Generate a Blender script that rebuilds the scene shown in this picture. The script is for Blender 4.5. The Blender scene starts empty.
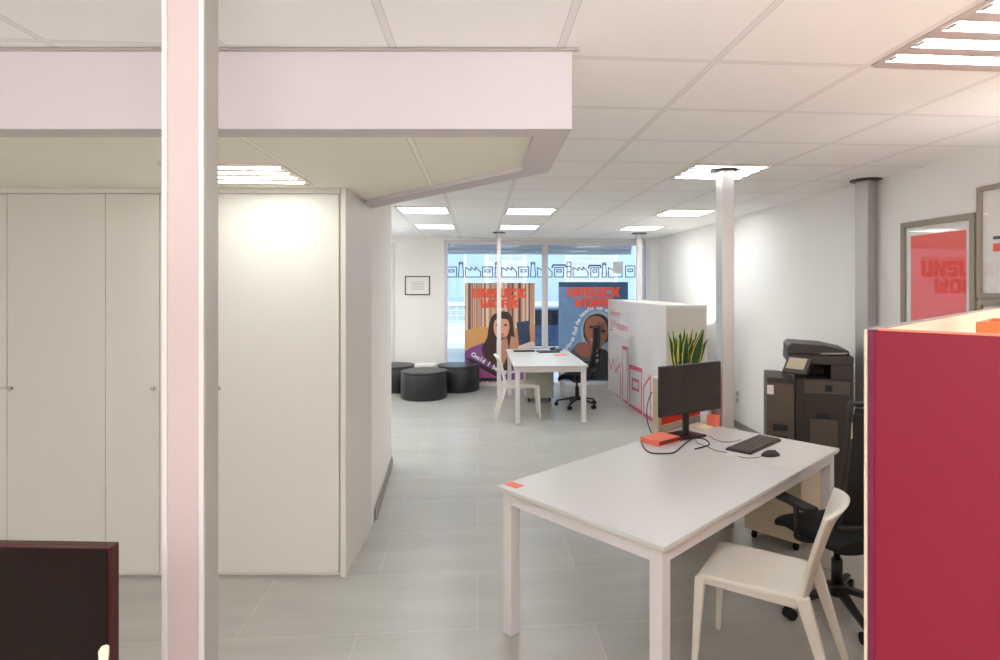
import bpy, bmesh, math, random
from mathutils import Vector, Matrix
R = math.radians
PI = math.pi
S = bpy.context.scene
COL = S.collection
random.seed(7)

# ------------------------------------------------------------------ camera
F, CX, YH, PSI, EYE = 587.0, 523.0, 286.0, 0.077, 1.746
CP, SP = math.cos(PSI), math.sin(PSI)
CEIL = 2.597
WALLX = 3.18          # right wall
FRONT = 10.40         # street wall

cam_d = bpy.data.cameras.new('camera')
cam = bpy.data.objects.new('camera', cam_d)
COL.objects.link(cam)
cam.location = (0, 0, EYE)
cam.rotation_euler = (PI / 2, 0, -PSI)
cam_d.sensor_width = 36
cam_d.lens = F / 1000 * 36
cam_d.shift_x = -(CX - 500) / 1000
cam_d.shift_y = -(330 - YH) / 1000
cam_d.clip_start = 0.05
S.camera = cam


def C(xr, yr, z=0.0):
    """view-aligned metres (right, forward) -> room point"""
    return Vector((CP * xr + SP * yr, -SP * xr + CP * yr, z))


def G(px, py, z=0.0):
    d = (EYE - z) * F / (py - YH)
    return C((px - CX) / F * d, d, z)


def D(px, py, d):
    return C((px - CX) / F * d, d, EYE - (py - YH) / F * d)


def onY(px, py, Y):
    q = (px - CX) / F
    d = Y / (CP - SP * q)
    return Vector((d * (CP * q + SP), Y, EYE - (py - YH) / F * d))


def onX(px, py, X):
    q = (px - CX) / F
    d = X / (CP * q + SP)
    return Vector((X, d * (CP - SP * q), EYE - (py - YH) / F * d))


# ------------------------------------------------------------------ materials
def mat(name, col, rough=0.5, metal=0.0, noise=0.0, nscale=8.0, bump=0.0, spec=None, emit=None, es=0.0, coat=0.0, bscale=None):
    m = bpy.data.materials.new(name)
    m.use_nodes = True
    nt = m.node_tree
    b = nt.nodes['Principled BSDF']
    c = (col[0], col[1], col[2], 1)
    b.inputs['Base Color'].default_value = c
    b.inputs['Roughness'].default_value = rough
    b.inputs['Metallic'].default_value = metal
    if spec is not None:
        b.inputs['Specular IOR Level'].default_value = spec
    if coat:
        b.inputs['Coat Weight'].default_value = coat
        b.inputs['Coat Roughness'].default_value = 0.02
    if emit:
        b.inputs['Emission Color'].default_value = (*emit, 1)
        b.inputs['Emission Strength'].default_value = es
    tc = nt.nodes.new('ShaderNodeTexCoord')
    n = nt.nodes.new('ShaderNodeTexNoise')
    n.inputs['Scale'].default_value = nscale
    n.inputs['Detail'].default_value = 4
    nt.links.new(tc.outputs['Object'], n.inputs['Vector'])
    mx = nt.nodes.new('ShaderNodeMix')
    mx.data_type = 'RGBA'
    a = max(noise, 0.012)
    mx.inputs['A'].default_value = tuple(min(1, v * (1 - a)) for v in col) + (1,)
    mx.inputs['B'].default_value = tuple(min(1, v * (1 + a)) for v in col) + (1,)
    nt.links.new(n.outputs['Fac'], mx.inputs['Factor'])
    nt.links.new(mx.outputs['Result'], b.inputs['Base Color'])
    if bump:
        n2 = nt.nodes.new('ShaderNodeTexNoise')
        n2.inputs['Scale'].default_value = bscale or nscale * 10
        nt.links.new(tc.outputs['Object'], n2.inputs['Vector'])
        bp = nt.nodes.new('ShaderNodeBump')
        bp.inputs['Strength'].default_value = bump
        bp.inputs['Distance'].default_value = 0.002
        nt.links.new(n2.outputs['Fac'], bp.inputs['Height'])
        nt.links.new(bp.outputs['Normal'], b.inputs['Normal'])
    return m


def math_node(nt, op, a, b=None, c=None):
    n = nt.nodes.new('ShaderNodeMath')
    n.operation = op
    for i, v in enumerate((a, b, c)):
        if v is None:
            continue
        if isinstance(v, (int, float)):
            n.inputs[i].default_value = v
        else:
            nt.links.new(v, n.inputs[i])
    return n.outputs[0]


def ceiling_mat(name, base, bar, x0, y0, half=0.011, px=0.6):
    m = mat(name, base, 0.9, noise=0.015, nscale=2.0)
    nt = m.node_tree
    b = nt.nodes['Principled BSDF']
    src = b.inputs['Base Color'].links[0].from_socket
    geo = nt.nodes.new('ShaderNodeNewGeometry')
    sp = nt.nodes.new('ShaderNodeSeparateXYZ')
    nt.links.new(geo.outputs['Position'], sp.inputs[0])

    def dist(sock, o, per=0.6):
        v = math_node(nt, 'SUBTRACT', sock, o)
        v = math_node(nt, 'DIVIDE', v, per)
        v = math_node(nt, 'ADD', v, 100.5)
        v = math_node(nt, 'FRACT', v)
        v = math_node(nt, 'SUBTRACT', v, 0.5)
        v = math_node(nt, 'ABSOLUTE', v)
        return math_node(nt, 'MULTIPLY', v, per)
    d = math_node(nt, 'MINIMUM', dist(sp.outputs[0], x0, px), dist(sp.outputs[1], y0))
    isbar = math_node(nt, 'LESS_THAN', d, half)
    isgap = math_node(nt, 'LESS_THAN', d, half + 0.0035)
    m1 = nt.nodes.new('ShaderNodeMix'); m1.data_type = 'RGBA'
    nt.links.new(isgap, m1.inputs['Factor'])
    nt.links.new(src, m1.inputs['A'])
    m1.inputs['B'].default_value = (base[0] * .72, base[1] * .72, base[2] * .72, 1)
    m2 = nt.nodes.new('ShaderNodeMix'); m2.data_type = 'RGBA'
    nt.links.new(isbar, m2.inputs['Factor'])
    nt.links.new(m1.outputs['Result'], m2.inputs['A'])
    m2.inputs['B'].default_value = (*bar, 1)
    nt.links.new(m2.outputs['Result'], b.inputs['Base Color'])
    return m


def brick_mat(name, c1, c2, mortar, bw, bh, msize, rough, offset=0.5, vec='xy', bump=0.0, noise=0.12):
    m = mat(name, c1, rough)
    nt = m.node_tree
    b = nt.nodes['Principled BSDF']
    geo = nt.nodes.new('ShaderNodeNewGeometry')
    sp = nt.nodes.new('ShaderNodeSeparateXYZ')
    cb = nt.nodes.new('ShaderNodeCombineXYZ')
    nt.links.new(geo.outputs['Position'], sp.inputs[0])
    nt.links.new(sp.outputs['XYZ'.index(vec[0].upper())], cb.inputs[0])
    nt.links.new(sp.outputs['XYZ'.index(vec[1].upper())], cb.inputs[1])
    br = nt.nodes.new('ShaderNodeTexBrick')
    br.offset = offset
    br.inputs['Scale'].default_value = 1
    br.inputs['Brick Width'].default_value = bw
    br.inputs['Row Height'].default_value = bh
    br.inputs['Mortar Size'].default_value = msize
    br.inputs['Mortar Smooth'].default_value = 0.1
    br.inputs['Color1'].default_value = (*c1, 1)
    br.inputs['Color2'].default_value = (*c2, 1)
    br.inputs['Mortar'].default_value = (*mortar, 1)
    nt.links.new(cb.outputs[0], br.inputs['Vector'])
    n = nt.nodes.new('ShaderNodeTexNoise')
    n.inputs['Scale'].default_value = 2.2
    n.inputs['Detail'].default_value = 6
    n.inputs['Roughness'].default_value = 0.65
    st = nt.nodes.new('ShaderNodeMapping')
    st.inputs['Scale'].default_value = (0.5, 2.2, 1)
    nt.links.new(cb.outputs[0], st.inputs['Vector'])
    nt.links.new(st.outputs[0], n.inputs['Vector'])
    mr = nt.nodes.new('ShaderNodeMapRange')
    mr.inputs['From Min'].default_value = 0.3
    mr.inputs['From Max'].default_value = 0.7
    mr.inputs['To Min'].default_value = 1 - noise
    mr.inputs['To Max'].default_value = 1 + noise
    nt.links.new(n.outputs['Fac'], mr.inputs['Value'])
    vm = nt.nodes.new('ShaderNodeVectorMath')
    vm.operation = 'SCALE'
    nt.links.new(br.outputs['Color'], vm.inputs[0])
    nt.links.new(mr.outputs[0], vm.inputs['Scale'])
    nt.links.new(vm.outputs[0], b.inputs['Base Color'])
    return m


def glass_mat(name, tint=(1, 1, 1), rough=0.0, ior=1.45):
    m = bpy.data.materials.new(name)
    m.use_nodes = True
    nt = m.node_tree
    nt.nodes.remove(nt.nodes['Principled BSDF'])
    out = nt.nodes['Material Output']
    tr = nt.nodes.new('ShaderNodeBsdfTransparent')
    tr.inputs[0].default_value = (*tint, 1)
    gl = nt.nodes.new('ShaderNodeBsdfGlossy')
    gl.inputs['Roughness'].default_value = rough
    lw = nt.nodes.new('ShaderNodeLayerWeight')
    lw.inputs[0].default_value = 0.5
    f0 = ((ior - 1) / (ior + 1)) ** 2
    p5 = math_node(nt, 'POWER', lw.outputs['Facing'], 5.0)
    frs = math_node(nt, 'MULTIPLY_ADD', p5, 1 - f0, f0)
    mx = nt.nodes.new('ShaderNodeMixShader')
    nt.links.new(frs, mx.inputs[0])
    nt.links.new(tr.outputs[0], mx.inputs[1])
    nt.links.new(gl.outputs[0], mx.inputs[2])
    nt.links.new(mx.outputs[0], out.inputs[0])
    return m


def stripe_mat(name, cols, scale):
    """vertical curtain folds printed on a poster: colour ramp over a banded coordinate"""
    m = mat(name, cols[0], 0.6)
    nt = m.node_tree
    b = nt.nodes['Principled BSDF']
    tc = nt.nodes.new('ShaderNodeTexCoord')
    sp = nt.nodes.new('ShaderNodeSeparateXYZ')
    nt.links.new(tc.outputs['Object'], sp.inputs[0])
    n = nt.nodes.new('ShaderNodeTexNoise')
    n.noise_dimensions = '1D'
    n.inputs['Scale'].default_value = scale
    n.inputs['Detail'].default_value = 1
    nt.links.new(sp.outputs[0], n.inputs['W'])
    r = nt.nodes.new('ShaderNodeValToRGB')
    e = r.color_ramp.elements
    e[0].position, e[0].color = 0.36, (*cols[0], 1)
    e[1].position, e[1].color = 0.62, (*cols[3], 1)
    for p, c in ((0.46, cols[1]), (0.54, cols[2])):
        k = e.new(p); k.color = (*c, 1)
    nt.links.new(n.outputs['Fac'], r.inputs[0])
    nt.links.new(r.outputs[0], b.inputs['Base Color'])
    return m


def lin(r, g, b):
    f = lambda v: (v / 255 / 12.92) if v / 255 <= 0.04045 else ((v / 255 + 0.055) / 1.055) ** 2.4
    return (f(r), f(g), f(b))


M = {}
M['wall'] = mat('painted plaster', lin(238, 235, 231), 0.85, noise=0.015, nscale=1.2, bump=0.05)
M['wall_far'] = M['wall']
M['ceil'] = ceiling_mat('ceiling tiles', lin(246, 245, 242), lin(236, 234, 231), 0.8965, 2.1616)
M['ceil_low'] = ceiling_mat('bulkhead tiles', lin(244, 240, 228), lin(250, 247, 236), -0.27, 2.90, px=0.66)
M['bulk'] = mat('bulkhead paint', lin(212, 204, 207), 0.8, noise=0.015, nscale=1.5)  # lavender cast of the light on the beam is kept in this colour
M['floor'] = brick_mat('floor tiles', lin(170, 169, 163), lin(176, 175, 169), lin(194, 191, 184), 1.2, 0.6, 0.0025, 0.33, noise=0.10)
M['cab'] = mat('cabinet laminate', lin(216, 213, 205), 0.45, noise=0.012, nscale=1.0)
M['gapdark'] = mat('shadow gap', lin(120, 112, 102), 0.8)
M['alu'] = mat('aluminium', lin(190, 188, 186), 0.35, metal=0.7, noise=0.03)
M['alu_w'] = mat('white coated metal', lin(216, 210, 208), 0.4, noise=0.012)
M['greymetal'] = mat('grey coated metal', lin(176, 170, 164), 0.35, metal=0.3, noise=0.03)
M['darkmetal'] = mat('dark steel', lin(60, 52, 50), 0.4, metal=0.6)
M['chrome'] = mat('chrome', lin(190, 186, 180), 0.15, metal=1)
M['desk'] = mat('desk laminate', lin(204, 203, 200), 0.38, noise=0.012)
M['deskedge'] = mat('desk edge', lin(214, 200, 180), 0.5)
M['white'] = mat('white plastic', lin(226, 221, 211), 0.38, noise=0.012)
M['black'] = mat('black plastic', lin(30, 28, 28), 0.4, noise=0.1)
M['blackfab'] = mat('black fabric', lin(20, 20, 22), 0.85, noise=0.25, nscale=60, bump=0.2)
M['leather'] = mat('black leatherette', lin(34, 31, 32), 0.38, noise=0.15, nscale=20, bump=0.15)
M['screen'] = mat('monitor screen', lin(42, 36, 32), 0.22, spec=0.5)
M['glossdark'] = mat('glossy dark screen', lin(20, 6, 4), 0.12, spec=0.2)
M['redbrown'] = mat('bezel with baked red glow', lin(58, 20, 18), 0.35)  # red glow on the dark bezel is put into its colour
M['printer'] = mat('printer charcoal', lin(56, 50, 46), 0.5, noise=0.05)
M['printer_l'] = mat('printer warm grey', lin(88, 78, 69), 0.5, noise=0.05)
M['crimson'] = mat('crimson panel', lin(132, 9, 42), 0.55, noise=0.05, nscale=3, bump=0.05)
M['crimson_d'] = mat('dark crimson edge', lin(110, 24, 62), 0.5)
M['orangered'] = mat('orange red felt', lin(236, 62, 34), 0.8, noise=0.08, nscale=30, bump=0.2)
M['orange'] = mat('orange plastic', lin(246, 112, 60), 0.5, noise=0.04)
M['coral'] = mat('coral paper', lin(244, 128, 104), 0.6, noise=0.04)
M['peach'] = mat('laminate with baked warm glow', lin(250, 218, 196), 0.6)  # orange glow inside the cabinet is put into the laminate colour
M['beige'] = mat('beige frame', lin(206, 190, 166), 0.55, noise=0.03)
M['paper'] = mat('paper', lin(238, 234, 228), 0.7)
M['cream'] = mat('cream card', lin(236, 226, 200), 0.7)
M['lime'] = mat('pale green paper', lin(226, 228, 176), 0.7)
M['tape'] = mat('raspberry tape', lin(206, 92, 110), 0.6)
M['tapetxt'] = mat('light red lettering', lin(214, 128, 124), 0.6)
M['icon'] = mat('dark outline film', lin(72, 68, 80), 0.6)
M['icon2'] = mat('white film', lin(238, 242, 246), 0.7)
M['print_red'] = mat('red art print', lin(250, 84, 72), 0.55)
M['frame'] = mat('greige wood frame', lin(152, 140, 124), 0.5, noise=0.06, nscale=12)
M['blackframe'] = mat('black frame', lin(40, 36, 36), 0.4)
M['winframe'] = mat('window frame', lin(218, 212, 214), 0.45)
M['base'] = mat('grey skirting', lin(146, 140, 132), 0.5)
M['pane'] = glass_mat('window glass', (0.93, 0.97, 1.0))
M['picglass'] = glass_mat('picture glass', ior=1.52)
M['led'] = mat('light strip', (1, 1, 1), 0.5, emit=(0.90, 0.96, 1.0), es=14.5)
M['led_c'] = mat('cool light strip', (1, 1, 1), 0.5, emit=(0.93, 1.0, 0.96), es=9.0)
M['louvre'] = mat('satin louvre', lin(214, 202, 196), 0.35, metal=0.3)
M['shutter'] = mat('shutter box', lin(196, 208, 222), 0.5)
M['asphalt'] = mat('asphalt', lin(170, 176, 182), 0.9, noise=0.1)
M['pave'] = mat('pavement', lin(205, 210, 214), 0.9, noise=0.08)
M['facade'] = brick_mat('facade brick', lin(214, 220, 226), lin(196, 206, 216), lin(238, 240, 242), 0.44, 0.16, 0.012, 0.9, vec='xz', noise=0.05)
M['facadew'] = mat('white reveal', lin(240, 242, 244), 0.8)
M['facadeg'] = mat('street window glass', lin(186, 208, 224), 0.3)
M['car'] = mat('car paint blue', lin(38, 62, 92), 0.25, coat=0.6)
M['carglass'] = mat('car glass', lin(24, 30, 38), 0.1)
M['rubber'] = mat('rubber', lin(22, 22, 22), 0.8)
M['leaf'] = mat('leaf green', lin(46, 84, 50), 0.45, noise=0.35, nscale=30)
M['leafy'] = mat('leaf yellow edge', lin(214, 206, 96), 0.5)
M['pot'] = mat('white pot', lin(222, 218, 210), 0.4)
M['soil'] = mat('soil', lin(60, 44, 34), 0.95, noise=0.3, nscale=40)
M['socket'] = mat('socket plastic', lin(226, 222, 214), 0.4)
M['key'] = mat('grey brown keys', lin(92, 82, 72), 0.5)
M['keybase'] = mat('keyboard base', lin(52, 44, 40), 0.5)
M['cable'] = mat('black cable', lin(34, 32, 34), 0.5)
M['cableg'] = mat('grey cable', lin(120, 114, 108), 0.5)
M['screenlit'] = mat('printer display', lin(168, 150, 126), 0.3, emit=lin(200, 186, 160), es=0.05)


# ------------------------------------------------------------------ mesh builder
class MB:
    def __init__(s):
        s.bm = bmesh.new()
        s.mats = []

    def mi(s, m):
        if m is None:
            return 0
        if m not in s.mats:
            s.mats.append(m)
        return s.mats.index(m)

    def box(s, c, size, rz=0, m=None, mx=None):
        T = Matrix.Translation(c) @ Matrix.Rotation(rz, 4, 'Z')
        if mx is not None:
            T = mx @ T
        g = bmesh.ops.create_cube(s.bm, size=1, matrix=T @ Matrix.Diagonal((*size, 1)))
        i = s.mi(m)
        for f in {f for v in g['verts'] for f in v.link_faces}:
            f.material_index = i
        return s

    def b2(s, x0, x1, y0, y1, z0, z1, m=None):
        return s.box(((x0 + x1) / 2, (y0 + y1) / 2, (z0 + z1) / 2), (abs(x1 - x0), abs(y1 - y0), abs(z1 - z0)), 0, m)

    def cyl(s, p0, p1, r0, r1=None, n=20, m=None):
        p0, p1 = Vector(p0), Vector(p1)
        r1 = r0 if r1 is None else r1
        d = p1 - p0
        q = d.to_track_quat('Z', 'Y').to_matrix().to_4x4()
        g = bmesh.ops.create_cone(s.bm, cap_ends=True, segments=n, radius1=r0, radius2=r1, depth=d.length,
                                  matrix=Matrix.Translation((p0 + p1) / 2) @ q)
        i = s.mi(m)
        for f in {f for v in g['verts'] for f in v.link_faces}:
            f.material_index = i
            if len(f.verts) == 4:
                f.smooth = True
        return s

    def loft(s, rings, m=None, cap=True, smooth=False):
        i = s.mi(m)
        vr = [[s.bm.verts.new(p) for p in r] for r in rings]
        n = len(vr[0])
        for a, b in zip(vr, vr[1:]):
            for k in range(n):
                f = s.bm.faces.new((a[k], a[(k + 1) % n], b[(k + 1) % n], b[k]))
                f.material_index = i
                f.smooth = smooth
        if cap:
            for r in (list(reversed(vr[0])), vr[-1]):
                f = s.bm.faces.new(r)
                f.material_index = i
        return s

    def beam(s, p0, p1, w0, d0, w1=None, d1=None, m=None, up=(0, 1, 0)):
        """tapered rectangular bar"""
        p0, p1 = Vector(p0), Vector(p1)
        w1 = w0 if w1 is None else w1
        d1 = d0 if d1 is None else d1
        ax = (p1 - p0).normalized()
        a = Vector(up).cross(ax)
        if a.length < 1e-4:
            a = Vector((1, 0, 0)).cross(ax)
        a.normalize()
        b = ax.cross(a).normalized()
        rg = lambda p, w, d: [p + a * w / 2 * sx + b * d / 2 * sy for sx, sy in ((-1, -1), (1, -1), (1, 1), (-1, 1))]
        return s.loft([rg(p0, w0, d0), rg(p1, w1, d1)], m)

    def tube(s, pts, r, n=8, m=None):
        pts = [Vector(p) for p in pts]
        rings = []
        prev = None
        for k, p in enumerate(pts):
            t = (pts[min(k + 1, len(pts) - 1)] - pts[max(k - 1, 0)]).normalized()
            if prev is None:
                a = t.orthogonal().normalized()
            else:
                a = (prev - t * prev.dot(t)).normalized()
            prev = a
            b = t.cross(a)
            rings.append([p + (a * math.cos(2 * PI * j / n) + b * math.sin(2 * PI * j / n)) * r for j in range(n)])
        return s.loft(rings, m, smooth=True)

    def prism(s, pts, d, m=None):
        """planar polygon (3D points) extruded by vector d"""
        d = Vector(d)
        a = [Vector(p) for p in pts]
        return s.loft([a, [p + d for p in a]], m)

    def lathe(s, prof, c=(0, 0, 0), n=32, m=None):
        c = Vector(c)
        rings = [[c + Vector((r * math.cos(2 * PI * k / n), r * math.sin(2 * PI * k / n), z)) for k in range(n)] for r, z in prof]
        return s.loft(rings, m, smooth=True)

    def build(s, name, m, parent=None, bevel=0.0, seg=2, subsurf=0, loc=None, rz=0.0, auto=True):
        bmesh.ops.recalc_face_normals(s.bm, faces=s.bm.faces)
        me = bpy.data.meshes.new(name)
        s.bm.to_mesh(me)
        s.bm.free()
        for k in (s.mats if s.mats else [m]):
            me.materials.append(k if k is not None else m)
        o = bpy.data.objects.new(name, me)
        COL.objects.link(o)
        if parent:
            o.parent = parent
        if loc is not None:
            o.location = loc
        o.rotation_euler.z = rz
        if bevel:
            b = o.modifiers.new('bevel', 'BEVEL')
            b.width = bevel
            b.segments = seg
            b.limit_method = 'ANGLE'
            b.angle_limit = R(40)
        if subsurf:
            u = o.modifiers.new('sub', 'SUBSURF')
            u.levels = u.render_levels = subsurf
        return o


def tag(o, label=None, cat=None, group=None, kind=None):
    if label: o['label'] = label
    if cat: o['category'] = cat
    if group: o['group'] = group
    if kind: o['kind'] = kind
    return o


def thing(name, label, cat, loc=(0, 0, 0), rz=0.0, group=None):
    o = bpy.data.objects.new(name, None)
    o.empty_display_size = 0.1
    COL.objects.link(o)
    o.location = loc
    o.rotation_euler.z = rz
    return tag(o, label, cat, group)


def struct(o):
    return tag(o, kind='structure')


def copy_tree(o, parent=None):
    c = o.copy()
    COL.objects.link(c)
    if parent:
        c.parent = parent
    for ch in list(o.children):
        copy_tree(ch, c)
    return c


def text_mesh(name, body, size, m, parent=None, ext=0.001, offset=0.0, width=None, height=None, mirror=False, space=1.0):
    """lettering in the XZ plane facing -Y; origin bottom-left"""
    cu = bpy.data.curves.new(name, 'FONT')
    cu.body = body
    cu.size = size
    cu.extrude = ext
    cu.offset = offset
    cu.space_character = space
    cu.resolution_u = 3
    t = bpy.data.objects.new('tmp_text', cu)
    COL.objects.link(t)
    dg = bpy.context.evaluated_depsgraph_get()
    me = bpy.data.meshes.new_from_object(t.evaluated_get(dg))
    bpy.data.objects.remove(t)
    xs = [v.co.x for v in me.vertices]; ys = [v.co.y for v in me.vertices]
    x0, x1, y0, y1 = min(xs), max(xs), min(ys), max(ys)
    kx = (width / (x1 - x0)) if width else 1
    ky = (height / (y1 - y0)) if height else (kx if width else 1)
    if height and not width: kx = ky
    for v in me.vertices:
        x = (v.co.x - x0) * kx
        y = (v.co.y - y0) * ky
        if mirror:
            x = -x
        v.co = Vector((x, -v.co.z, y))
    me.materials.clear()
    me.materials.append(m)
    o = bpy.data.objects.new(name, me)
    COL.objects.link(o)
    if parent: o.parent = parent
    return o


BLOCK = {  # heavy block letters on a 5 x 6 grid, strokes as rectangles / polygons
    'U': [[(0, 6), (1.9, 6), (1.9, 1.6), (3.1, 1.6), (3.1, 6), (5, 6), (5, .9), (4.2, 0), (.8, 0), (0, .9)]],
    'N': [[(0, 0), (0, 6), (1.8, 6), (3.2, 3.2), (3.2, 6), (5, 6), (5, 0), (3.3, 0), (1.8, 2.8), (1.8, 0)]],
    'S': [[(0, 0), (0, 1.7), (3.1, 1.7), (3.1, 2.4), (.7, 2.4), (0, 3.1), (0, 5.3), (.7, 6), (4.9, 6), (4.9, 4.4), (1.9, 4.4), (1.9, 3.7), (4.3, 3.7), (5, 3), (5, .7), (4.3, 0)]],
    'C': [[(.8, 0), (0, .8), (0, 5.2), (.8, 6), (5, 6), (5, 4.3), (1.9, 4.3), (1.9, 1.7), (5, 1.7), (5, 0)]],
    'K': [[(0, 0), (0, 6), (1.9, 6), (1.9, 3.8), (3, 6), (5.1, 6), (3.6, 3.1), (5.2, 0), (3, 0), (1.9, 2.2), (1.9, 0)]],
    'W': [[(.6, 0), (0, 6), (1.7, 6), (1.9, 2.6), (2.4, 5), (3.6, 5), (4.1, 2.6), (4.3, 6), (6, 6), (5.4, 0), (3.5, 0), (3, 2.2), (2.5, 0)]],
    'O': [[(.8, 0), (0, .8), (0, 5.2), (.8, 6), (2.5, 6), (2.5, 4.4), (1.8, 4.4), (1.8, 1.6), (2.5, 1.6), (2.5, 0)],
          [(2.5, 0), (2.5, 1.6), (3.2, 1.6), (3.2, 4.4), (2.5, 4.4), (2.5, 6), (4.2, 6), (5, 5.2), (5, .8), (4.2, 0)]],
    'R': [[(0, 0), (0, 6), (2.4, 6), (2.4, 4.6), (1.8, 4.6), (1.8, 3.6), (2.4, 3.6), (2.4, 2.3), (1.8, 2.3), (1.8, 0)],
          [(2.4, 2.3), (2.4, 3.6), (3.1, 3.6), (3.1, 4.6), (2.4, 4.6), (2.4, 6), (4.3, 6), (5, 5.3), (5, 3.2), (4.5, 2.8), (5.2, 0), (3.2, 0), (2.7, 2.3)]],
}


def block_word(mb, word, x0, x1, z0, z1, place, th, grow=0.0):
    """place(x, z) -> 3D point of the surface; th = thickness vector"""
    adv = [(6.0 if ch == 'W' else 5.0) for ch in word]
    tot = sum(adv) + 0.35 * (len(word) - 1)
    k = (x1 - x0) / tot
    kz = (z1 - z0) / 6
    x = 0
    for ch, a in zip(word, adv):
        for poly in BLOCK[ch]:
            pts = [(x0 + (x + px) * k, z0 + pz * kz) for px, pz in poly]
            mb.prism([place(*p) for p in pts], th)
        x += a + 0.35
    return mb


def ribbon(mb, pts, w, place, th, closed=False, m=None):
    """flat stroke along a polyline given in plane coordinates"""
    P = [Vector(p) for p in pts]
    if closed:
        P.append(P[0])
    for a, b in zip(P, P[1:]):
        d = (b - a)
        if d.length < 1e-6:
            continue
        d.normalize()
        n = Vector((-d.y, d.x)) * w / 2
        a2, b2 = a - d * w / 2, b + d * w / 2
        mb.prism([place(*(a2 + n)), place(*(b2 + n)), place(*(b2 - n)), place(*(a2 - n))], th, m)
    return mb


# ================================================================== THE ROOM
BACK, LEFT = -4.2, -5.2
struct(MB().b2(LEFT - .1, WALLX + .1, BACK - .1, FRONT + .12, -.12, 0).build('floor', M['floor']))
struct(MB().b2(LEFT - .1, WALLX + .1, BACK - .1, FRONT + .12, CEIL, CEIL + .1).build('ceiling', M['ceil']))
struct(MB().b2(WALLX, WALLX + .12, BACK - .1, FRONT + .12, 0, CEIL).build('wall_right', M['wall']))
struct(MB().b2(LEFT - .12, LEFT, BACK - .1, FRONT + .12, 0, CEIL).build('wall_left', M['wall']))
struct(MB().b2(LEFT - .1, WALLX + .1, BACK - .12, BACK, 0, CEIL).build('wall_back', M['wall']))

# street wall with openings
W1L, WMUL0, WMUL1, W2R = onY(444.5, 300, FRONT).x, onY(542.5, 300, FRONT).x, onY(548.5, 300, FRONT).x, 3.03
W3L, W3R = -3.55, -1.45 
HEAD = 2.50
w = MB()
w.b2(LEFT - .1, W3L, FRONT, FRONT + .12, 0, CEIL)
w.b2(W3R, W1L, FRONT, FRONT + .12, 0, CEIL)
w.b2(W3L, W3R, FRONT, FRONT + .12, HEAD, CEIL)
w.b2(W1L, WALLX + .1, FRONT, FRONT + .12, HEAD + .03, CEIL)
w.b2(W2R, WALLX + .1, FRONT, FRONT + .12, 0, HEAD + .03)
w.b2(W3L, W3R, FRONT, FRONT + .12, 0, .06)
struct(w.build('wall_front', M['wall']))
struct(MB().b2(3.02, WALLX, 10.12, FRONT, 0, CEIL).build('trim_1', M['wall']))          # corner pier


def window(n, x0, x1, z0, z1, y):
    r = struct(thing('window_%d' % n, None, None, ((x0 + x1) / 2, y, z0)))
    hw, h = (x1 - x0) / 2, z1 - z0
    f = MB()
    f.b2(-hw, -hw + .05, -.02, .08, 0, h); f.b2(hw - .05, hw, -.02, .08, 0, h)
    f.b2(-hw + .05, hw - .05, -.02, .08, h - .05, h); f.b2(-hw + .05, hw - .05, -.02, .08, 0, .05)
    f.build('window_frame', M['winframe'], r, bevel=.004)
    MB().b2(-hw + .05, hw - .05, .035, .043, .05, h - .05).build('pane', M['pane'], r)
    return r


window(1, W1L, WMUL0 + .045, 0.0, HEAD + .03, FRONT)
window(2, WMUL0 + .045, W2R, 0.0, HEAD + .03, FRONT)
window(3, W3L, W3R, .06, HEAD, FRONT)
# inner head trim above the shop window
struct(MB().b2(W1L - .02, 3.02, FRONT - .03, FRONT, HEAD + .03, HEAD + .055).build('trim_2', M['winframe']))
struct(MB().b2(W1L - .02, 3.02, FRONT - .14, FRONT - .022, 0, .05).build('trim_3', M['winframe']))  # low plinth of the window

# inner partition wall beyond the cabinets (visible side faces the room)
wp0, wp1 = C(-1.092, 4.235), C(-1.285, 5.73)
w = MB()
w.prism([(wp0.x, wp0.y, 0), (LEFT, wp0.y + .12, 0), (LEFT, wp1.y, 0), (wp1.x, wp1.y, 0)], (0, 0, CEIL))
struct(w.build('wall_inner', M['wall']))
w = MB()
w.prism([(wp0.x + .001, wp0.y + .14, 0), (wp0.x + .014, wp0.y + .14, 0), (wp1.x + .014, wp1.y, 0), (wp1.x + .001, wp1.y, 0)], (0, 0, .085))
struct(w.build('baseboard_left', M['base']))
w = MB().b2(WALLX - .014, WALLX, 5.55, 10.12, 0, .085)
struct(w.build('baseboard_right', M['base']))

# bulkhead: outline (view aligned), bottom lip at 2.308, recessed tiled field at 2.36
ZB, ZT = 2.308, 2.335
A1, A2, A3, A4 = C(-5.0, 2.10), C(.175, 2.10), C(.125, 2.90), C(-1.09, 4.235)
A5 = C(-1.062, 3.525)
I1, I2, I3, I4 = C(-5.0, 2.215), C(.04, 2.215), C(-.007, 2.86), C(-1.078, 4.02)
def at(p, z): return Vector((p.x, p.y, z))
w = MB()
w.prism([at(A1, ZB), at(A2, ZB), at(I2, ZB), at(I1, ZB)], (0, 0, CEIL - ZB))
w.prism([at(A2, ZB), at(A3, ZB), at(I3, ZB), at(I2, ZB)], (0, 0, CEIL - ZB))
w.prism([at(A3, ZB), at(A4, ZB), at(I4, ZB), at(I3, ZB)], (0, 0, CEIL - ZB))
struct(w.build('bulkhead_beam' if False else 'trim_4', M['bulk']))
w = MB()
w.prism([at(I1, ZT), at(I2, ZT), at(I3, ZT), at(I4, ZT), at(C(-1.09, 3.56), ZT), at(C(-5.0, 3.56), ZT)], (0, 0, .03))
struct(w.build('ceiling_lowered', M['ceil_low']))
struct(MB().b2(-5.0, .6, 2.085, 2.10, CEIL - .012, CEIL - .001).build('trim_5', M['greymetal'], loc=None)) if False else None
tr = MB()
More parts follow.
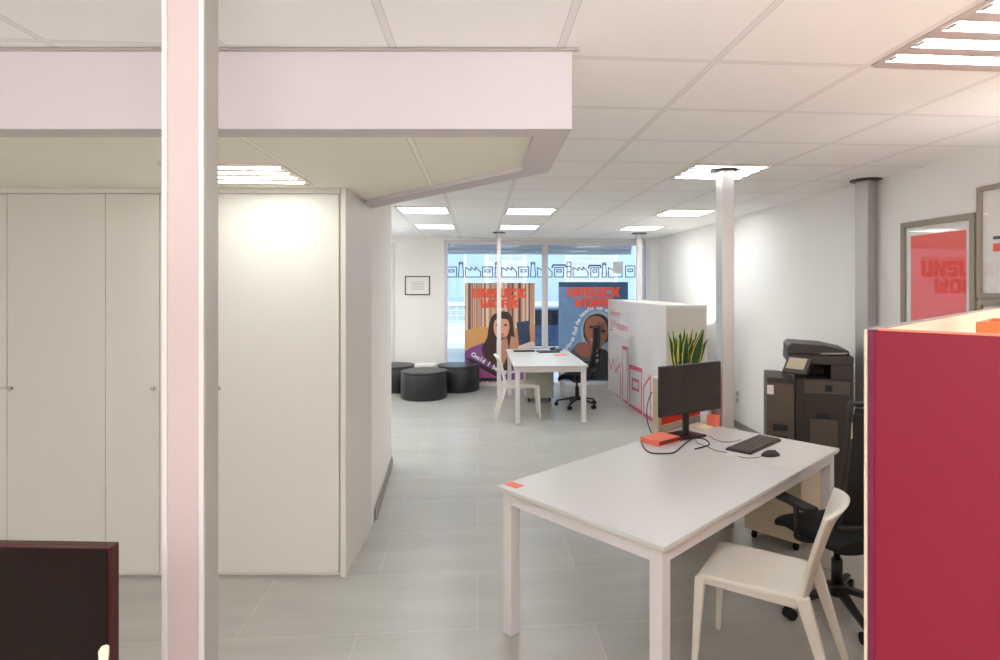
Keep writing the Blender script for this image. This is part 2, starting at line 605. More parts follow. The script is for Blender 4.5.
tr.prism([at(C(-5.0, 2.09), CEIL - .012), at(C(.20, 2.09), CEIL - .012), at(C(.20, 2.10), CEIL - .012), at(C(-5.0, 2.10), CEIL - .012)], (0, 0, .010))
struct(tr.build('trim_5', M['greymetal']))

# ------------------------------------------------------------------ built-in cabinets (view-aligned front)
CD = 3.522
def cabx(px, d=CD): return (px - CX) / F * d
ZTOP = 2.334
GRP = 'built-in wardrobe units along the left'
def cabinet_unit(x0, x1, label, doors, depth=.6, side=False):
    """x in view metres on the front plane; doors = list of (x0,x1,z0,z1,knob side)"""
    xm = (x0 + x1) / 2
    r = thing('wardrobe', label, 'wardrobe', C(xm, CD, 0), -PSI, GRP)
    hw = (x1 - x0) / 2
    body = MB()
    if side:
        e = .02
        q0, q1 = C(-1.062, CD), C(-1.092, 4.232)
        li = r.matrix_basis.inverted()
        pts = [Vector((-hw, .02, 0)), Vector((hw - .02, .02, 0)), Vector((hw, 0, 0)), li @ q1, Vector((-hw, .66, 0))]
        body.prism(pts, (0, 0, ZTOP))
    else:
        body.b2(-hw, hw, .02, .42, 0, ZTOP)
    body.build('body', M['cab'], r)
    fl = MB().b2(-hw + .0, (hw - .035 if side else hw), .0, .0195, 2.302, ZTOP)
    fl.build('filler_panel', M['cab'], r, bevel=.001)
    if side:
        MB().b2(hw - .031, hw - .001, -.002, .0195, 0.0, ZTOP).build('edge_panel', M['cab'], r, bevel=.001)
    for (a, b, z0, z1, k) in doors:
        a -= xm; b -= xm
        dr = MB().b2(a + .002, b - .002, 0, .0195, z0 + .003, z1 - .003).build('door', M['cab'], r, bevel=.0012)
        if k:
            kx = a + .035 if k[0] == 'l' else b - .03
            kz = k[1]
            MB().cyl((kx, 0, kz), (kx, -.016, kz), .005, n=12).cyl((kx, -.014, kz), (kx, -.028, kz), .012, .011, n=16).build('knob', M['chrome'], dr)
    return r

zk = EYE - (388 - YH) / F * CD
xe = -1.062
d1, d2, d3, d4, d5 = cabx(7), cabx(105.5), cabx(159.5), cabx(214), cabx(339)
zt = 2.298
cabinet_unit(d4, xe, 'white wardrobe with one wide door, rightmost of the row beside the aisle', [(d4, d5, .018, zt, ('l', zk))], side=True)
cabinet_unit(d3, d4 , 'narrow white wardrobe panel standing right behind the near white square post', [(d3, d4, .018, zt, None)])
cabinet_unit(d2, d3, 'narrow white wardrobe door with its knob just left of the near post', [(d2, d3, .018, zt, ('r', zk))])
cabinet_unit(d1, d2, 'wide white wardrobe door behind the dark monitor, small knob on its left edge', [(d1, d2, .018, zt, ('l', zk))])
cabinet_unit(cabx(-150), d1, 'white wardrobe at the left edge of the picture with a door split at knob height', [(cabx(-150), d1, .018, zk - .003, None), (cabx(-150), d1, zk + .003, zt, None)])

# ------------------------------------------------------------------ ceiling lights
TX, TY = 0.8965, 2.1616
def ceiling_light(x0, y0, z, label, led, group='square louvred ceiling lights', strips=4):
    r = thing('ceiling_light', label, 'ceiling light', (x0 + .3, y0 + .3, z), 0, group)
    h = .287
    fr = MB()
    fr.b2(-h, h, -h, -h + .018, -.006, 0); fr.b2(-h, h, h - .018, h, -.006, 0)
    fr.b2(-h, -h + .022, -h + .018, h - .018, -.006, 0); fr.b2(h - .022, h, -h + .018, h - .018, -.006, 0)
    fr.build('frame', M['louvre'], r)
    n = strips
    pitch = (2 * (h - .018)) / n
    for k in range(n):
        yc = -h + .018 + pitch * (k + .5)
        MB().b2(-h + .03, h - .03, yc - pitch * .24, yc + pitch * .24, -.004, -.001).build('light_strip', led, r)
    lv = MB()
    for k in range(n + 1):
        yc = -h + .018 + pitch * k
        lv.b2(-h + .022, h - .022, yc - pitch * .23, yc + pitch * .23, -.007, -.0005)
    lv.build('louvre', M['louvre'], r)
    for sx in (-1, 1):
        for k in range(n if y0 > 0 else 0):
            yc = -h + .018 + pitch * (k + .5)
            MB().b2(sx * (h - .026) - .008, sx * (h - .026) + .008, yc - .022, yc + .022, -.009, -.0072).build('clip', M['greymetal'], r)
    return r

LL = [
    (TX + .6, TY - .6, 'large louvred ceiling light at the top right corner of the picture'),
    (TX + .6, TY + 1.8, 'louvred ceiling light just behind the top of the middle post'),
    (TX + 1.2, TY + 4.2, 'louvred ceiling light further back, nearest to the right wall'),
    (TX - .6, TY + 4.2, 'louvred ceiling light just in front of the far slim white post'),
    (TX - .6, TY + 6.0, 'louvred ceiling light right of the slim post top near the shop window'),
    (TX + 1.2, TY + 6.0, 'farthest ceiling light, near the shop window beside the corner post'),
    (TX - 1.8, TY + 6.0, 'ceiling light over the stools, nearest the front wall'),
    (TX - 1.8, TY + 4.2, 'ceiling light half hidden by the end of the inner wall'),
]
for x, y, lb in LL:
    ceiling_light(x, y, CEIL, lb, M['led'])
ceiling_light(-1.535, 2.90, ZT, 'louvred light in the lowered ceiling above the wardrobes', M['led_c'])
for i, (x, y) in enumerate([(TX + .6, TY - 3.0), (TX - 4.2, TY + 4.2), (TX - .6, TY - 4.8), (TX - 3.0, TY - 4.8)]):
    ceiling_light(x, y, CEIL, 'louvred ceiling light outside the picture', M['led'], group='ceiling lights outside the picture')

# ------------------------------------------------------------------ posts
def post(p, wx, wy, rz, label, z1=CEIL, plate=True, m=M['alu_w'], plate_r=.1, name='support_post', lips=False):
    r = thing(name, label, 'post', (p.x, p.y, 0), rz, 'square support posts')
    MB().b2(-wx / 2, wx / 2, -wy / 2, wy / 2, 0, z1 - (.012 if plate else 0)).build('shaft', m, r, bevel=.006)
    if plate:
        MB().cyl((0, 0, z1 - .012), (0, 0, z1 - .001), plate_r, n=28).build('ceiling_plate', M['darkmetal'], r)
        bo = MB()
        for sx in (-1, 1):
            bo.cyl((sx * plate_r * .8, 0, z1 - .02), (sx * plate_r * .8, 0, z1 - .012), .008, n=10)
        bo.build('bolt', M['chrome'], r)
    if lips:
        for (a, b) in ((-wx / 2 , -wx / 2 + .012), (wx / 2 - .012, wx / 2)):
            MB().b2(a, b, -wy / 2 - .004, -wy / 2, 0, z1).build('edge_profile', M['alu_w'], r, bevel=.001)
        MB().b2(wx / 2, wx / 2 + .003, -wy / 2 + .002, wy / 2, 0, z1).build('side_profile', M['greymetal'], r)
    return r

post(C(-.785, 1.385), .097, .056, -PSI, 'thick white square post nearest the camera at the left', plate=False, lips=True, m=mat('white coating with baked pink bounce', lin(198, 180, 176), .45))  # pink bounced light is put into this post's coating colour
post(C(1.470, 4.275), .095, .095, R(6), 'silver square post behind the monitor on the near desk', m=M['alu'], plate_r=.1)
post(C(2.745, 4.70), .11, .11, R(20), 'silver square post standing against the right wall by the printer', m=M['alu'], plate_r=.115)
post(C(-.38, 9.3), .065, .065, -PSI, 'slim white post in front of the left window poster', plate_r=.1)
post(C(1.87, 9.45), .085, .085, -PSI, 'white post rising behind the white storage box near the window', plate_r=.12)

# ------------------------------------------------------------------ near desk
def make_desk(loc, rz, L, W, label, H=.74):
    r = thing('office_desk', label, 'desk', loc, rz)
    t = MB().b2(-L / 2, L / 2, -W / 2, W / 2, H - .02, H).build('desktop', M['desk'], r, bevel=.003)
    MB().b2(-L / 2 + .005, L / 2 - .005, -W / 2 + .005, W / 2 - .005, H - .027, H - .0205).build('desktop_edge', M['deskedge'], r)
    fr = MB()
    i = .025
    fr.b2(-L / 2 + i, L / 2 - i, -W / 2 + i, -W / 2 + i + .03, H - .085, H - .0275)
    fr.b2(-L / 2 + i, L / 2 - i, W / 2 - i - .03, W / 2 - i, H - .085, H - .0275)
    fr.b2(-L / 2 + i, -L / 2 + i + .03, -W / 2 + i + .03, W / 2 - i - .03, H - .085, H - .0275)
    fr.b2(L / 2 - i - .03, L / 2 - i, -W / 2 + i + .03, W / 2 - i - .03, H - .085, H - .0275)
    fr.build('frame', M['alu_w'], r, bevel=.002)
    for sx in (-1, 1):
        for sy in (-1, 1):
            cx, cy = sx * (L / 2 - i - .028), sy * (W / 2 - i - .028)
            lg = MB().b2(cx - .03, cx + .03, cy - .03, cy + .03, .006, H - .0275).build('leg', M['alu_w'], r, bevel=.003)
            MB().b2(cx - .026, cx + .026, cy - .026, cy + .026, 0, .006).build('foot', M['greymetal'], lg)
    return r

NRZ = R(44.2) - PSI
make_desk(C(.9145, 3.297), NRZ, 1.98, .97, 'large white desk in the foreground with monitor, keyboard and mouse')
FD = Vector((.925, 8.36, 0))
make_desk(FD, 0, .95, 2.0, 'white desk in the background in front of the window posters')

def top(px, py, z=.74): return G(px, py, z)

# small coral sticker on the near desk corner
c = top(514, 485, .7405)
tag(MB().b2(-.045, .045, -.028, .028, 0, .0015).build('sticky_label', M['coral'], loc=c, rz=NRZ - R(90)),
    'small coral sticker on the left corner of the near desk', 'sticker')

# desk pad
c = C(1.565, 3.56, .7403)
tag(MB().b2(-.325, .325, -.205, .205, 0, .0012).b2(-.31, -.302, -.195, .195, .0012, .0016).build('desk_pad', mat('desk pad', lin(214, 210, 204), .6), loc=c, rz=NRZ),
    'pale grey desk pad under the keyboard and mouse', 'desk pad')

# keyboard
kb = thing('keyboard', 'dark grey full-size keyboard on the desk pad', 'keyboard', C(1.455, 3.695, .7425), NRZ)
MB().b2(-.225, .225, -.078, .078, 0, .012).build('keyboard_base', M['keybase'], kb, bevel=.003)
for row in range(6):
    n = 15
    ky = .06 - row * .0235
    mbk = MB()
    for k in range(n + (4 if row else 4)):
        kx = -.212 + k * .0228 + (.008 if k > 14 else 0)
        if row == 5 and 3 < k < 9:
            continue
        mbk.b2(kx, kx + .0185, ky - .009, ky + .009, .012, .018)
    if row == 5:
        mbk.b2(-.212 + 4 * .0228, -.212 + 9 * .0228 - .004, ky - .009, ky + .009, .012, .018)
    mbk.build('key_row', M['key'], kb, bevel=.0015, seg=1)

# mouse
def mouse(loc, rz, label):
    r = thing('computer_mouse', label, 'mouse', loc, rz)
    m_ = MB()
    rings = []
    for k in range(9):
        t = k / 8
        x = -.055 + .11 * t
        wv = .031 * (math.sin(PI * (0.08 + .84 * t)) ** .5)
        hv = .034 * (math.sin(PI * (0.08 + .84 * t)) ** .6)
        rings.append([Vector((x, wv * math.cos(a), max(0, hv * math.sin(a)))) for a in [PI * j / 10 for j in range(11)]])
    m_.loft(rings, smooth=True)
    m_.build('shell', M['keybase'], r)
    MB().cyl((.028, -.003, .022), (.028, .003, .022), .010, n=14).build('scroll_wheel', M['black'], r)
    return r
mouse(C(1.465, 3.475, .742), R(12), 'dark computer mouse on the desk pad in front of the keyboard')


# ------------------------------------------------------------------ monitors
def monitor(loc, rz, w, h, zc, label, screen, bezel, stand=True, base_off=(0, .09), tilt=0, neck_w=.05):
    """faces -Y local"""
    r = thing('monitor', label, 'monitor', loc, rz)
    b = .006 if w > .6 else .009
    MB().b2(-w / 2, w / 2, 0, .022, zc - h / 2, zc + h / 2).build('housing', bezel, r, bevel=.003)
    MB().b2(-w / 2 + b, w / 2 - b, -.0015, .0002, zc - h / 2 + b * 1.3, zc + h / 2 - b).build('screen', screen, r)
    bk = MB().b2(-w * .28, w * .28, .022, .04, zc - h * .28, zc + h * .28).build('back_shell', bezel, r, bevel=.006)
    if stand:
        MB().b2(-neck_w / 2, neck_w / 2, .045, .062, .012, zc).build('neck', M['black'], r, bevel=.004)
        MB().b2(-.028, .028, .038, .05, zc - .04, zc + .04).build('mount', M['black'], r)
        st = MB()
        st.prism([(-.12, -.02, 0), (.12, -.02, 0), (.105, .16, 0), (-.105, .16, 0)], (0, 0, .012))
        st.build('stand_base', M['black'], r, bevel=.003)
    return r

MRZ = R(30.4) - PSI
monitor(C(1.115, 3.88, .7403), MRZ, .56, .325, 1.068 - .74, 'dark flat monitor standing on the near desk', M['screen'], M['black'])
mon2 = monitor(C(-1.074, 1.10, .74), -PSI + R(-2), .62, .38, .333, 'large dark monitor cropped at the lower left corner of the picture', M['glossdark'], M['redbrown'])
make_desk(C(-1.64, 1.18), -PSI, 1.5, .7, 'white desk below the lower left monitor')
# small pale shape on the screen's corner
p = D(103.5, 654, 1.0835)
tag(MB().prism([(-.009, 0, -.022), (.006, 0, -.022), (.0085, 0, 0), (.0085, 0, .013), (.003, 0, .016), (-.005, 0, .013), (-.0105, 0, .004)], (0, .004, 0)).build('small_sheet', M['cream'], loc=p, rz=-PSI, bevel=.001),
    'small pale shape on the lower left monitor near its right edge', 'note')

# ------------------------------------------------------------------ things on the near desk
bk_ = thing('notebook', 'thick notebook with orange cover left of the monitor stand', 'notebook', C(.885, 3.79, .7403), R(38) - PSI)
MB().b2(-.105, .105, -.075, .075, 0, .004).b2(-.105, .105, -.075, .075, .030, .034).b2(-.105, -.1, -.075, .075, .004, .030).build('cover', M['coral'], bk_, bevel=.001)
MB().b2(-.098, .098, -.07, .07, .0045, .0295).build('pages', mat('dark red pages', lin(120, 50, 40), .8), bk_)
cp = thing('pen_cup', 'small square coral cup on the far corner of the near desk', 'cup', top(713.5, 425.5, .7403), NRZ)
q = MB()
q.b2(-.034, .034, -.034, .034, 0, .004); q.b2(-.034, -.03, -.034, .034, .004, .075); q.b2(.03, .034, -.034, .034, .004, .075)
q.b2(-.03, .03, -.034, -.03, .004, .075); q.b2(-.03, .03, .03, .034, .004, .075)
q.build('cup_body', M['coral'], cp, bevel=.001)
MB().b2(-.03, .03, -.03, .03, .004, .055).build('filling', M['orangered'], cp)
tag(MB().prism([(-.03, 0, 0), (.03, 0, 0), (.03, .02, .095), (-.03, .02, .095)], (0, .012, 0)).build('card_holder', M['icon2'], loc=top(705, 423, .7403), rz=R(-10), bevel=.002),
    'upright cream card next to the coral cup', 'card')
tag(MB().b2(-.06, .06, -.04, .04, 0, .006).build('note_pad', M['lime'], loc=top(703, 427.5, .7403), rz=NRZ, bevel=.001),
    'pale green note pad lying beside the monitor foot', 'note pad')
for k, (px, py, a, lb) in enumerate([(676, 440.5, .3, 'orange paper slip under the black cable near the notebook'), (684, 438.5, 1.1, 'crumpled orange paper slip in front of the monitor foot')]):
    q = MB()
    q.prism([(-.04, -.02, 0), (.03, -.025, 0), (.045, .02, 0), (-.02, .03, 0)], (0, 0, .003))
    q.prism([(-.01, -.01, .003), (.03, 0, .003), (.01, .02, .003)], (.004, 0, .008))
    tag(q.build('paper_slip', M['coral'], loc=top(px, py, .7403), rz=a), lb, 'paper')
tag(MB().b2(-.03, .03, -.02, .02, 0, .004).build('paper_slip', M['orangered'], loc=top(667, 442, .7403), rz=.7), 'small red paper slip beside the notebook corner', 'paper')


def smooth_path(pts, n=6):
    P = [Vector(p) for p in pts]
    out = []
    for i in range(len(P) - 1):
        p0, p1, p2, p3 = P[max(i - 1, 0)], P[i], P[i + 1], P[min(i + 2, len(P) - 1)]
        for k in range(n):
            t = k / n
            out.append(.5 * ((2 * p1) + (-p0 + p2) * t + (2 * p0 - 5 * p1 + 4 * p2 - p3) * t * t + (-p0 + 3 * p1 - 3 * p2 + p3) * t ** 3))
    out.append(P[-1])
    return out

def desk_cable(pxs, r, m, label, z=.7445):
    pts = [top(a, b, z + (h[0] if h else 0)) for a, b, *h in pxs]
    return tag(MB().tube(smooth_path(pts), r).build('cable', m), label, 'cable')

desk_cable([(641, 440), (643.5, 447), (650, 452.5), (662, 453.5), (674, 452.5), (681, 447), (687, 442), (692, 439)], .0042, M['cable'], 'thick black cable looping in front of the orange notebook')
desk_cable([(689, 439), (700, 438), (707, 440.5), (709, 444.5), (704, 446.5), (695, 449)], .0042, M['cable'], 'short black cable with a plug in front of the monitor foot')
desk_cable([(709, 436), (716, 440), (724, 442), (733, 441.5), (741, 439.5)], .0022, M['cableg'], 'thin grey cable from the monitor to the back of the keyboard')
desk_cable([(694, 437), (698, 443), (706, 446), (716, 450.5), (727, 452.5)], .0022, M['cableg'], 'thin grey keyboard cable running along the front of the desk pad', z=.7435)
desk_cable([(738, 456.5), (748, 458), (757, 457.5), (763, 456)], .0018, M['cable'], 'thin mouse cable between keyboard and mouse', z=.7445)

# ------------------------------------------------------------------ desk screen behind the monitor
s0 = C(.945, 4.085)
sc = thing('desk_screen', 'beige framed partition with red felt behind the near desk', 'partition', (s0.x, s0.y, 0), NRZ)
SL, ST, SH = .74, .05, 1.105
q = MB()
q.b2(0, .035, 0, ST, 0, SH - .012); q.b2(SL - .035, SL, 0, ST, 0, SH - .012)
q.b2(.035, SL - .035, 0, ST, SH - .045, SH - .012); q.b2(.035, SL - .035, 0, ST, .05, .765)
q.build('frame', M['beige'], sc, bevel=.002)
MB().b2(-.003, SL + .003, -.004, ST + .004, SH - .012, SH).build('top_cap', M['alu_w'], sc, bevel=.002)
MB().b2(.0355, SL - .0355, .008, ST - .008, .7655, SH - .0455).build('felt_panel', M['orangered'], sc)
# cable hanging off its edge
pts = [D(652, 392, 4.1), D(648.5, 400, 4.08), D(646.8, 412, 4.05), D(648, 424, 4.0), D(651.5, 433, 3.95)]
tag(MB().tube(smooth_path(pts), .0035).build('cable', M['cable']), 'black cable hanging at the left edge of the beige partition', 'cable')

# ------------------------------------------------------------------ pedestals
def pedestal(loc, rz, w, d, h, label, m, drawers=3):
    r = thing('drawer_pedestal', label, 'drawer unit', loc, rz)
    MB().b2(-w / 2, w / 2, -d / 2, d / 2, .065, h).build('body', m, r, bevel=.003)
    for k in range(drawers):
        hh = (h - .065) / drawers
        dr = MB().b2(w / 2, w / 2 + .016, -d / 2 + .002, d / 2 - .002, .067 + hh * k + .002, .065 + hh * (k + 1) - .003).build('drawer', m, r, bevel=.002)
        MB().b2(w / 2 + .016, w / 2 + .026, -.06, .06, .065 + hh * (k + 1) - .03, .065 + hh * (k + 1) - .022).build('handle', M['greymetal'], dr)
    for sx in (-1, 1):
        for sy in (-1, 1):
            x, y = sx * (w / 2 - .05), sy * (d / 2 - .05)
            cs = MB()
            cs.cyl((x, y - .011, .027), (x, y + .011, .027), .027, n=16)
            cs.cyl((x, y, .03), (x, y, .066), .012, n=10)
            cs.build('caster', M['rubber'], r)
    return r
# near: end face runs from (1.54,4.09) to (1.79,3.79) in view metres
pc = C(1.665 + .2 * .716, 3.94 + .2 * .697)
pedestal(C(1.665, 3.94) + (C(.716, .697)) * .24, NRZ, .46, .38, .56, 'beige drawer pedestal under the near desk', M['beige'])
pedestal(Vector((.93, 9.02, 0)), R(90), .5, .42, .56, 'grey drawer pedestal under the background desk', mat('grey laminate', lin(168, 168, 156), .5))


# ------------------------------------------------------------------ white chair
def white_chair(label, loc, rz):
    r = thing('stacking_chair', label, 'chair', loc, rz, 'white plastic chairs at the desks')
    sw, sd, sh = .41, .43, .46
    # seat: dished shell
    s_ = MB()
    nx, ny = 10, 10
    gu = [[None] * (ny + 1) for _ in range(nx + 1)]
    for i in range(nx + 1):
        for j in range(ny + 1):
            u, v = i / nx, j / ny
            x = -sd / 2 + sd * u
            y = (v - .5) * (sw * (.94 + .06 * u))
            dish = .014 * (1 - (2 * v - 1) ** 2) * math.sin(PI * min(1, u * 1.0)) + .012 * max(0, (u - .8) / .2) ** 2
            gu[i][j] = s_.bm.verts.new((x, y, sh - dish))
    for i in range(nx):
        for j in range(ny):
            f = s_.bm.faces.new((gu[i][j], gu[i + 1][j], gu[i + 1][j + 1], gu[i][j + 1]))
            f.smooth = True
    o = s_.build('seat', M['white'], r)
    so = o.modifiers.new('th', 'SOLIDIFY'); so.thickness = .022; so.offset = -1
    be = o.modifiers.new('bev', 'BEVEL'); be.width = .005; be.segments = 2
    if sum(p.normal.z for p in o.data.polygons) < 0:
        o.data.flip_normals()
    # apron under the seat edge
    a = MB()
    a.b2(-sd / 2 + .02, sd / 2 - .02, -sw / 2 + .012, -sw / 2 + .03, sh - .05, sh - .018)
    a.b2(-sd / 2 + .02, sd / 2 - .02, sw / 2 - .03, sw / 2 - .012, sh - .05, sh - .018)
    a.b2(sd / 2 - .03, sd / 2 - .01, -sw / 2 + .03, sw / 2 - .03, sh - .05, sh - .022)
    a.build('seat_rail', M['white'], r, bevel=.004)
    # legs
    for sy in (-1, 1):
        MB().beam((sd / 2 - .012, sy * (sw / 2 - .018), sh - .02), (sd / 2 + .012, sy * (sw / 2 + .004), 0), .045, .034, .024, .022, up=(0, 1, 0)).build('leg', M['white'], r, bevel=.005)
        MB().beam((-sd / 2 + .0, sy * (sw / 2 - .022), sh - .0), (-sd / 2 - .14, sy * (sw / 2 + .0), 0), .055, .034, .026, .024, up=(0, 1, 0)).build('leg', M['white'], r, bevel=.005)
    # backrest shell
    b_ = MB()
    nu, nt_ = 14, 12
    gr = [[None] * (nt_ + 1) for _ in range(nu + 1)]
    for i in range(nu + 1):
        for j in range(nt_ + 1):
            s1 = -1 + 2 * i / nu
            t = j / nt_
            hw = sw / 2 * (.86 + .20 * t ** .7)
            z = sh - .03 + (.395) * t - .022 * (s1 * s1 - .5) * t * t
            lean = .010 + .095 * t ** 1.25
            curve = -.040 * (1 - abs(s1) ** 2.2) * (.35 + .65 * t)
            flare = -.026 * max(0, (t - .72) / .28) ** 2 * (1 - s1 * s1)
            gr[i][j] = b_.bm.verts.new((-sd / 2 + .018 - lean + curve + flare, s1 * hw, z))
    for i in range(nu):
        for j in range(nt_):
            f = b_.bm.faces.new((gr[i][j], gr[i + 1][j], gr[i + 1][j + 1], gr[i][j + 1]))
            f.smooth = True
    o = b_.build('backrest', M['white'], r)
    so = o.modifiers.new('th', 'SOLIDIFY'); so.thickness = .020; so.offset = 0
    be = o.modifiers.new('bev', 'BEVEL'); be.width = .005; be.segments = 2
    return r

fa = R(180 - 33) - PSI
white_chair('white plastic chair at the near desk, seat facing the desk', C(1.072, 2.692), fa)
ch2 = white_chair('white plastic chair on the left side of the background desk', Vector((.585, 7.84, 0)), 0)


# ------------------------------------------------------------------ office chair
def office_chair(label, loc, rz, base_rot=0.0, col=M['blackfab'], zb=0.0):
    """faces +X local"""
    r = thing('office_chair', label, 'office chair', loc, rz, 'black office chairs')
    for k in range(5):
        a = base_rot + 2 * PI * k / 5
        dx, dy = math.cos(a), math.sin(a)
        lg = MB().beam((dx * .03, dy * .03, .125), (dx * .30, dy * .30, .075), .03, .05, .022, .028, up=(-dy, dx, 0)).build('leg', M['black'], r, bevel=.004)
        w_ = MB()
        tx, ty = -dy, dx
        w_.cyl((dx * .30 + tx * .006, dy * .30 + ty * .006, .028), (dx * .30 + tx * .026, dy * .30 + ty * .026, .028), .028, n=18)
        w_.cyl((dx * .30 - tx * .006, dy * .30 - ty * .006, .028), (dx * .30 - tx * .026, dy * .30 - ty * .026, .028), .028, n=18)
        w_.cyl((dx * .30, dy * .30, .028), (dx * .30, dy * .30, .078), .008, n=8)
        w_.build('caster', M['rubber'], lg)
    MB().cyl((0, 0, .09), (0, 0, .15), .045, .035).cyl((0, 0, .15), (0, 0, .28), .028).cyl((0, 0, .28), (0, 0, .38), .016).build('gas_column', M['black'], r)
    q = MB()
    q.loft([[(-.13, -.06, .40), (.12, -.05, .40), (.12, .05, .40), (-.13, .06, .40)], [(-.05, -.04, .345), (.05, -.04, .345), (.05, .04, .345), (-.05, .04, .345)]])
    q.build('tilt_mechanism', M['black'], r, bevel=.006)
    # seat cushion
    st = MB()
    rings = []
    for k in range(8):
        t = k / 7
        x = -.23 + .47 * t
        hw = .235 * (.88 + .12 * math.sin(PI * t))
        dz = -.035 * max(0, (t - .75) / .25) ** 2
        rings.append([Vector((x, y, z + dz)) for y, z in ((-hw, .425), (-hw, .455), (-hw * .8, .482), (0, .476), (hw * .8, .482), (hw, .455), (hw, .425), (hw * .7, .402), (-hw * .7, .402))])
    st.loft(rings)
    st.build('seat', col, r, bevel=.008, subsurf=1)
    # back
    def bp(s1, t):
        hw = .225 * (1 - .18 * abs(t - .45) * 2 * .6)
        z = .54 + .64 * t
        x = -.255 - .09 * t - .035 * math.sin(PI * t) * -1 * 0 + .055 * s1 * s1 - .03 * math.sin(PI * min(1, t * 1.1))
        return Vector((x, s1 * hw, z))
    gb = MB()
    nu, nt_ = 12, 14
    g = [[gb.bm.verts.new(bp(-.9 + 1.8 * i / nu, .04 + .92 * j / nt_)) for j in range(nt_ + 1)] for i in range(nu + 1)]
    for i in range(nu):
        for j in range(nt_):
            f = gb.bm.faces.new((g[i][j], g[i + 1][j], g[i + 1][j + 1], g[i][j + 1])); f.smooth = True
    o = gb.build('back_mesh', M['mesh'], r)
    so = o.modifiers.new('t', 'SOLIDIFY'); so.thickness = .006
    loop = []
    for k in range(16): loop.append(bp(-1, k / 15))
    for k in range(1, 12): loop.append(bp(-1 + 2 * k / 12, 1))
    for k in range(16): loop.append(bp(1, 1 - k / 15))
    for k in range(1, 12): loop.append(bp(1 - 2 * k / 12, 0))
    loop.append(loop[0])
    MB().tube(loop, .014, n=8).build('back_frame', M['black'], r)
    MB().beam((-.10, 0, .39), (-.30, 0, .44), .05, .02, up=(0, 1, 0)).beam((-.30, 0, .43), (-.335, 0, .84), .05, .022, up=(0, 1, 0)).build('back_support', M['black'], r, bevel=.004)
    lm = MB()
    lm.b2(-.315, -.30, -.13, .13, .66, .70); lm.b2(-.315, -.30, -.11, .11, .74, .77); lm.b2(-.315, -.30, -.12, .12, .81, .85)
    lm.build('lumbar_support', M['greymetal'], r, bevel=.004)
    for sy in (-1, 1):
        ar = MB()
        ar.tube(smooth_path([(-.05, sy * .15, .41), (-.02, sy * .27, .43), (-.04, sy * .29, .50), (-.02, sy * .285, .605)]), .014)
        a_ = ar.build('armrest', M['black'], r)
        MB().b2(-.14, .12, sy * .285 - .04, sy * .285 + .04, .605, .63).build('arm_pad', M['armpad'], a_, bevel=.008)
    return r

mm = mat('black mesh fabric', lin(18, 17, 18), .7, noise=.3, nscale=120)
nt = mm.node_tree
b_n = nt.nodes['Principled BSDF']
tc = nt.nodes.new('ShaderNodeTexCoord')
vo = nt.nodes.new('ShaderNodeTexVoronoi'); vo.inputs['Scale'].default_value = 260
nt.links.new(tc.outputs['Object'], vo.inputs['Vector'])
al = math_node(nt, 'GREATER_THAN', vo.outputs['Distance'], .22)
al = math_node(nt, 'MULTIPLY_ADD', al, .25, .75)
nt.links.new(al, b_n.inputs['Alpha'])
M['mesh'] = mm
M['armpad'] = mat('arm pad', lin(36, 34, 34), .6)

office_chair('black mesh office chair tucked against the near desk beside the white chair', C(1.69, 3.16), R(106) - PSI, base_rot=R(89))
office_chair('black office chair on the right side of the background desk', Vector((1.44, 8.45, 0)), R(158), base_rot=R(10))


# ------------------------------------------------------------------ near crimson cabinet
rc = C(.705, 1.2)
cb = thing('crimson_cabinet', 'tall crimson storage cabinet with open top in baked peach glow at the right edge', 'cabinet', (rc.x, rc.y, 0), NRZ)
CLn, CW, CH, TK = 2.0, .62, 1.657, .018
# local: +X along u, -Y along v (towards the camera right)
q = MB()
q.b2(0, TK, -CW, 0, 0, CH - .001)
q.build('end_panel', M['crimson'], cb)
MB().b2(-.004, TK + .0, -.0, .006, 0, CH).build('corner_trim', M['beige'], cb)
MB().b2(-.003, 0, -.012, -.001, 0, CH).build('corner_post', M['crimson_d'], cb)
MB().b2(TK, CLn, -TK, 0, 0, CH).build('back_panel', M['peach'], cb)
MB().b2(TK, CLn, -CW, -CW + TK, 0, CH).build('side_panel', M['peach'], cb)
MB().b2(CLn - TK, CLn, -CW + TK, -TK, 0, CH).build('end_panel', M['peach'], cb)
MB().b2(TK, CLn - TK, -CW + TK, -TK, CH - .12, CH - .10).build('top_shelf', M['peach'], cb)
MB().b2(-.001, CLn, -.0185, .0005, CH, CH + .003).build('edge_band', M['base'], cb)
MB().b2(-.0015, TK, -CW, -.0185, CH - .001, CH + .0025).build('edge_band', M['coral'], cb)
# orange box inside the open top
ob = thing('desk_organizer', 'orange box sitting in the open top of the crimson cabinet', 'box', cb.matrix_basis @ Vector((.66, -.30, CH - .10)), NRZ)
q = MB()
q.b2(-.13, .13, -.2, .2, 0, .006); q.b2(-.13, -.122, -.2, .2, .006, .098); q.b2(.122, .13, -.2, .2, .006, .098)
q.b2(-.122, .122, -.2, -.192, .006, .098); q.b2(-.122, .122, .192, .2, .006, .098)
q.build('box_body', M['orange'], ob, bevel=.003)

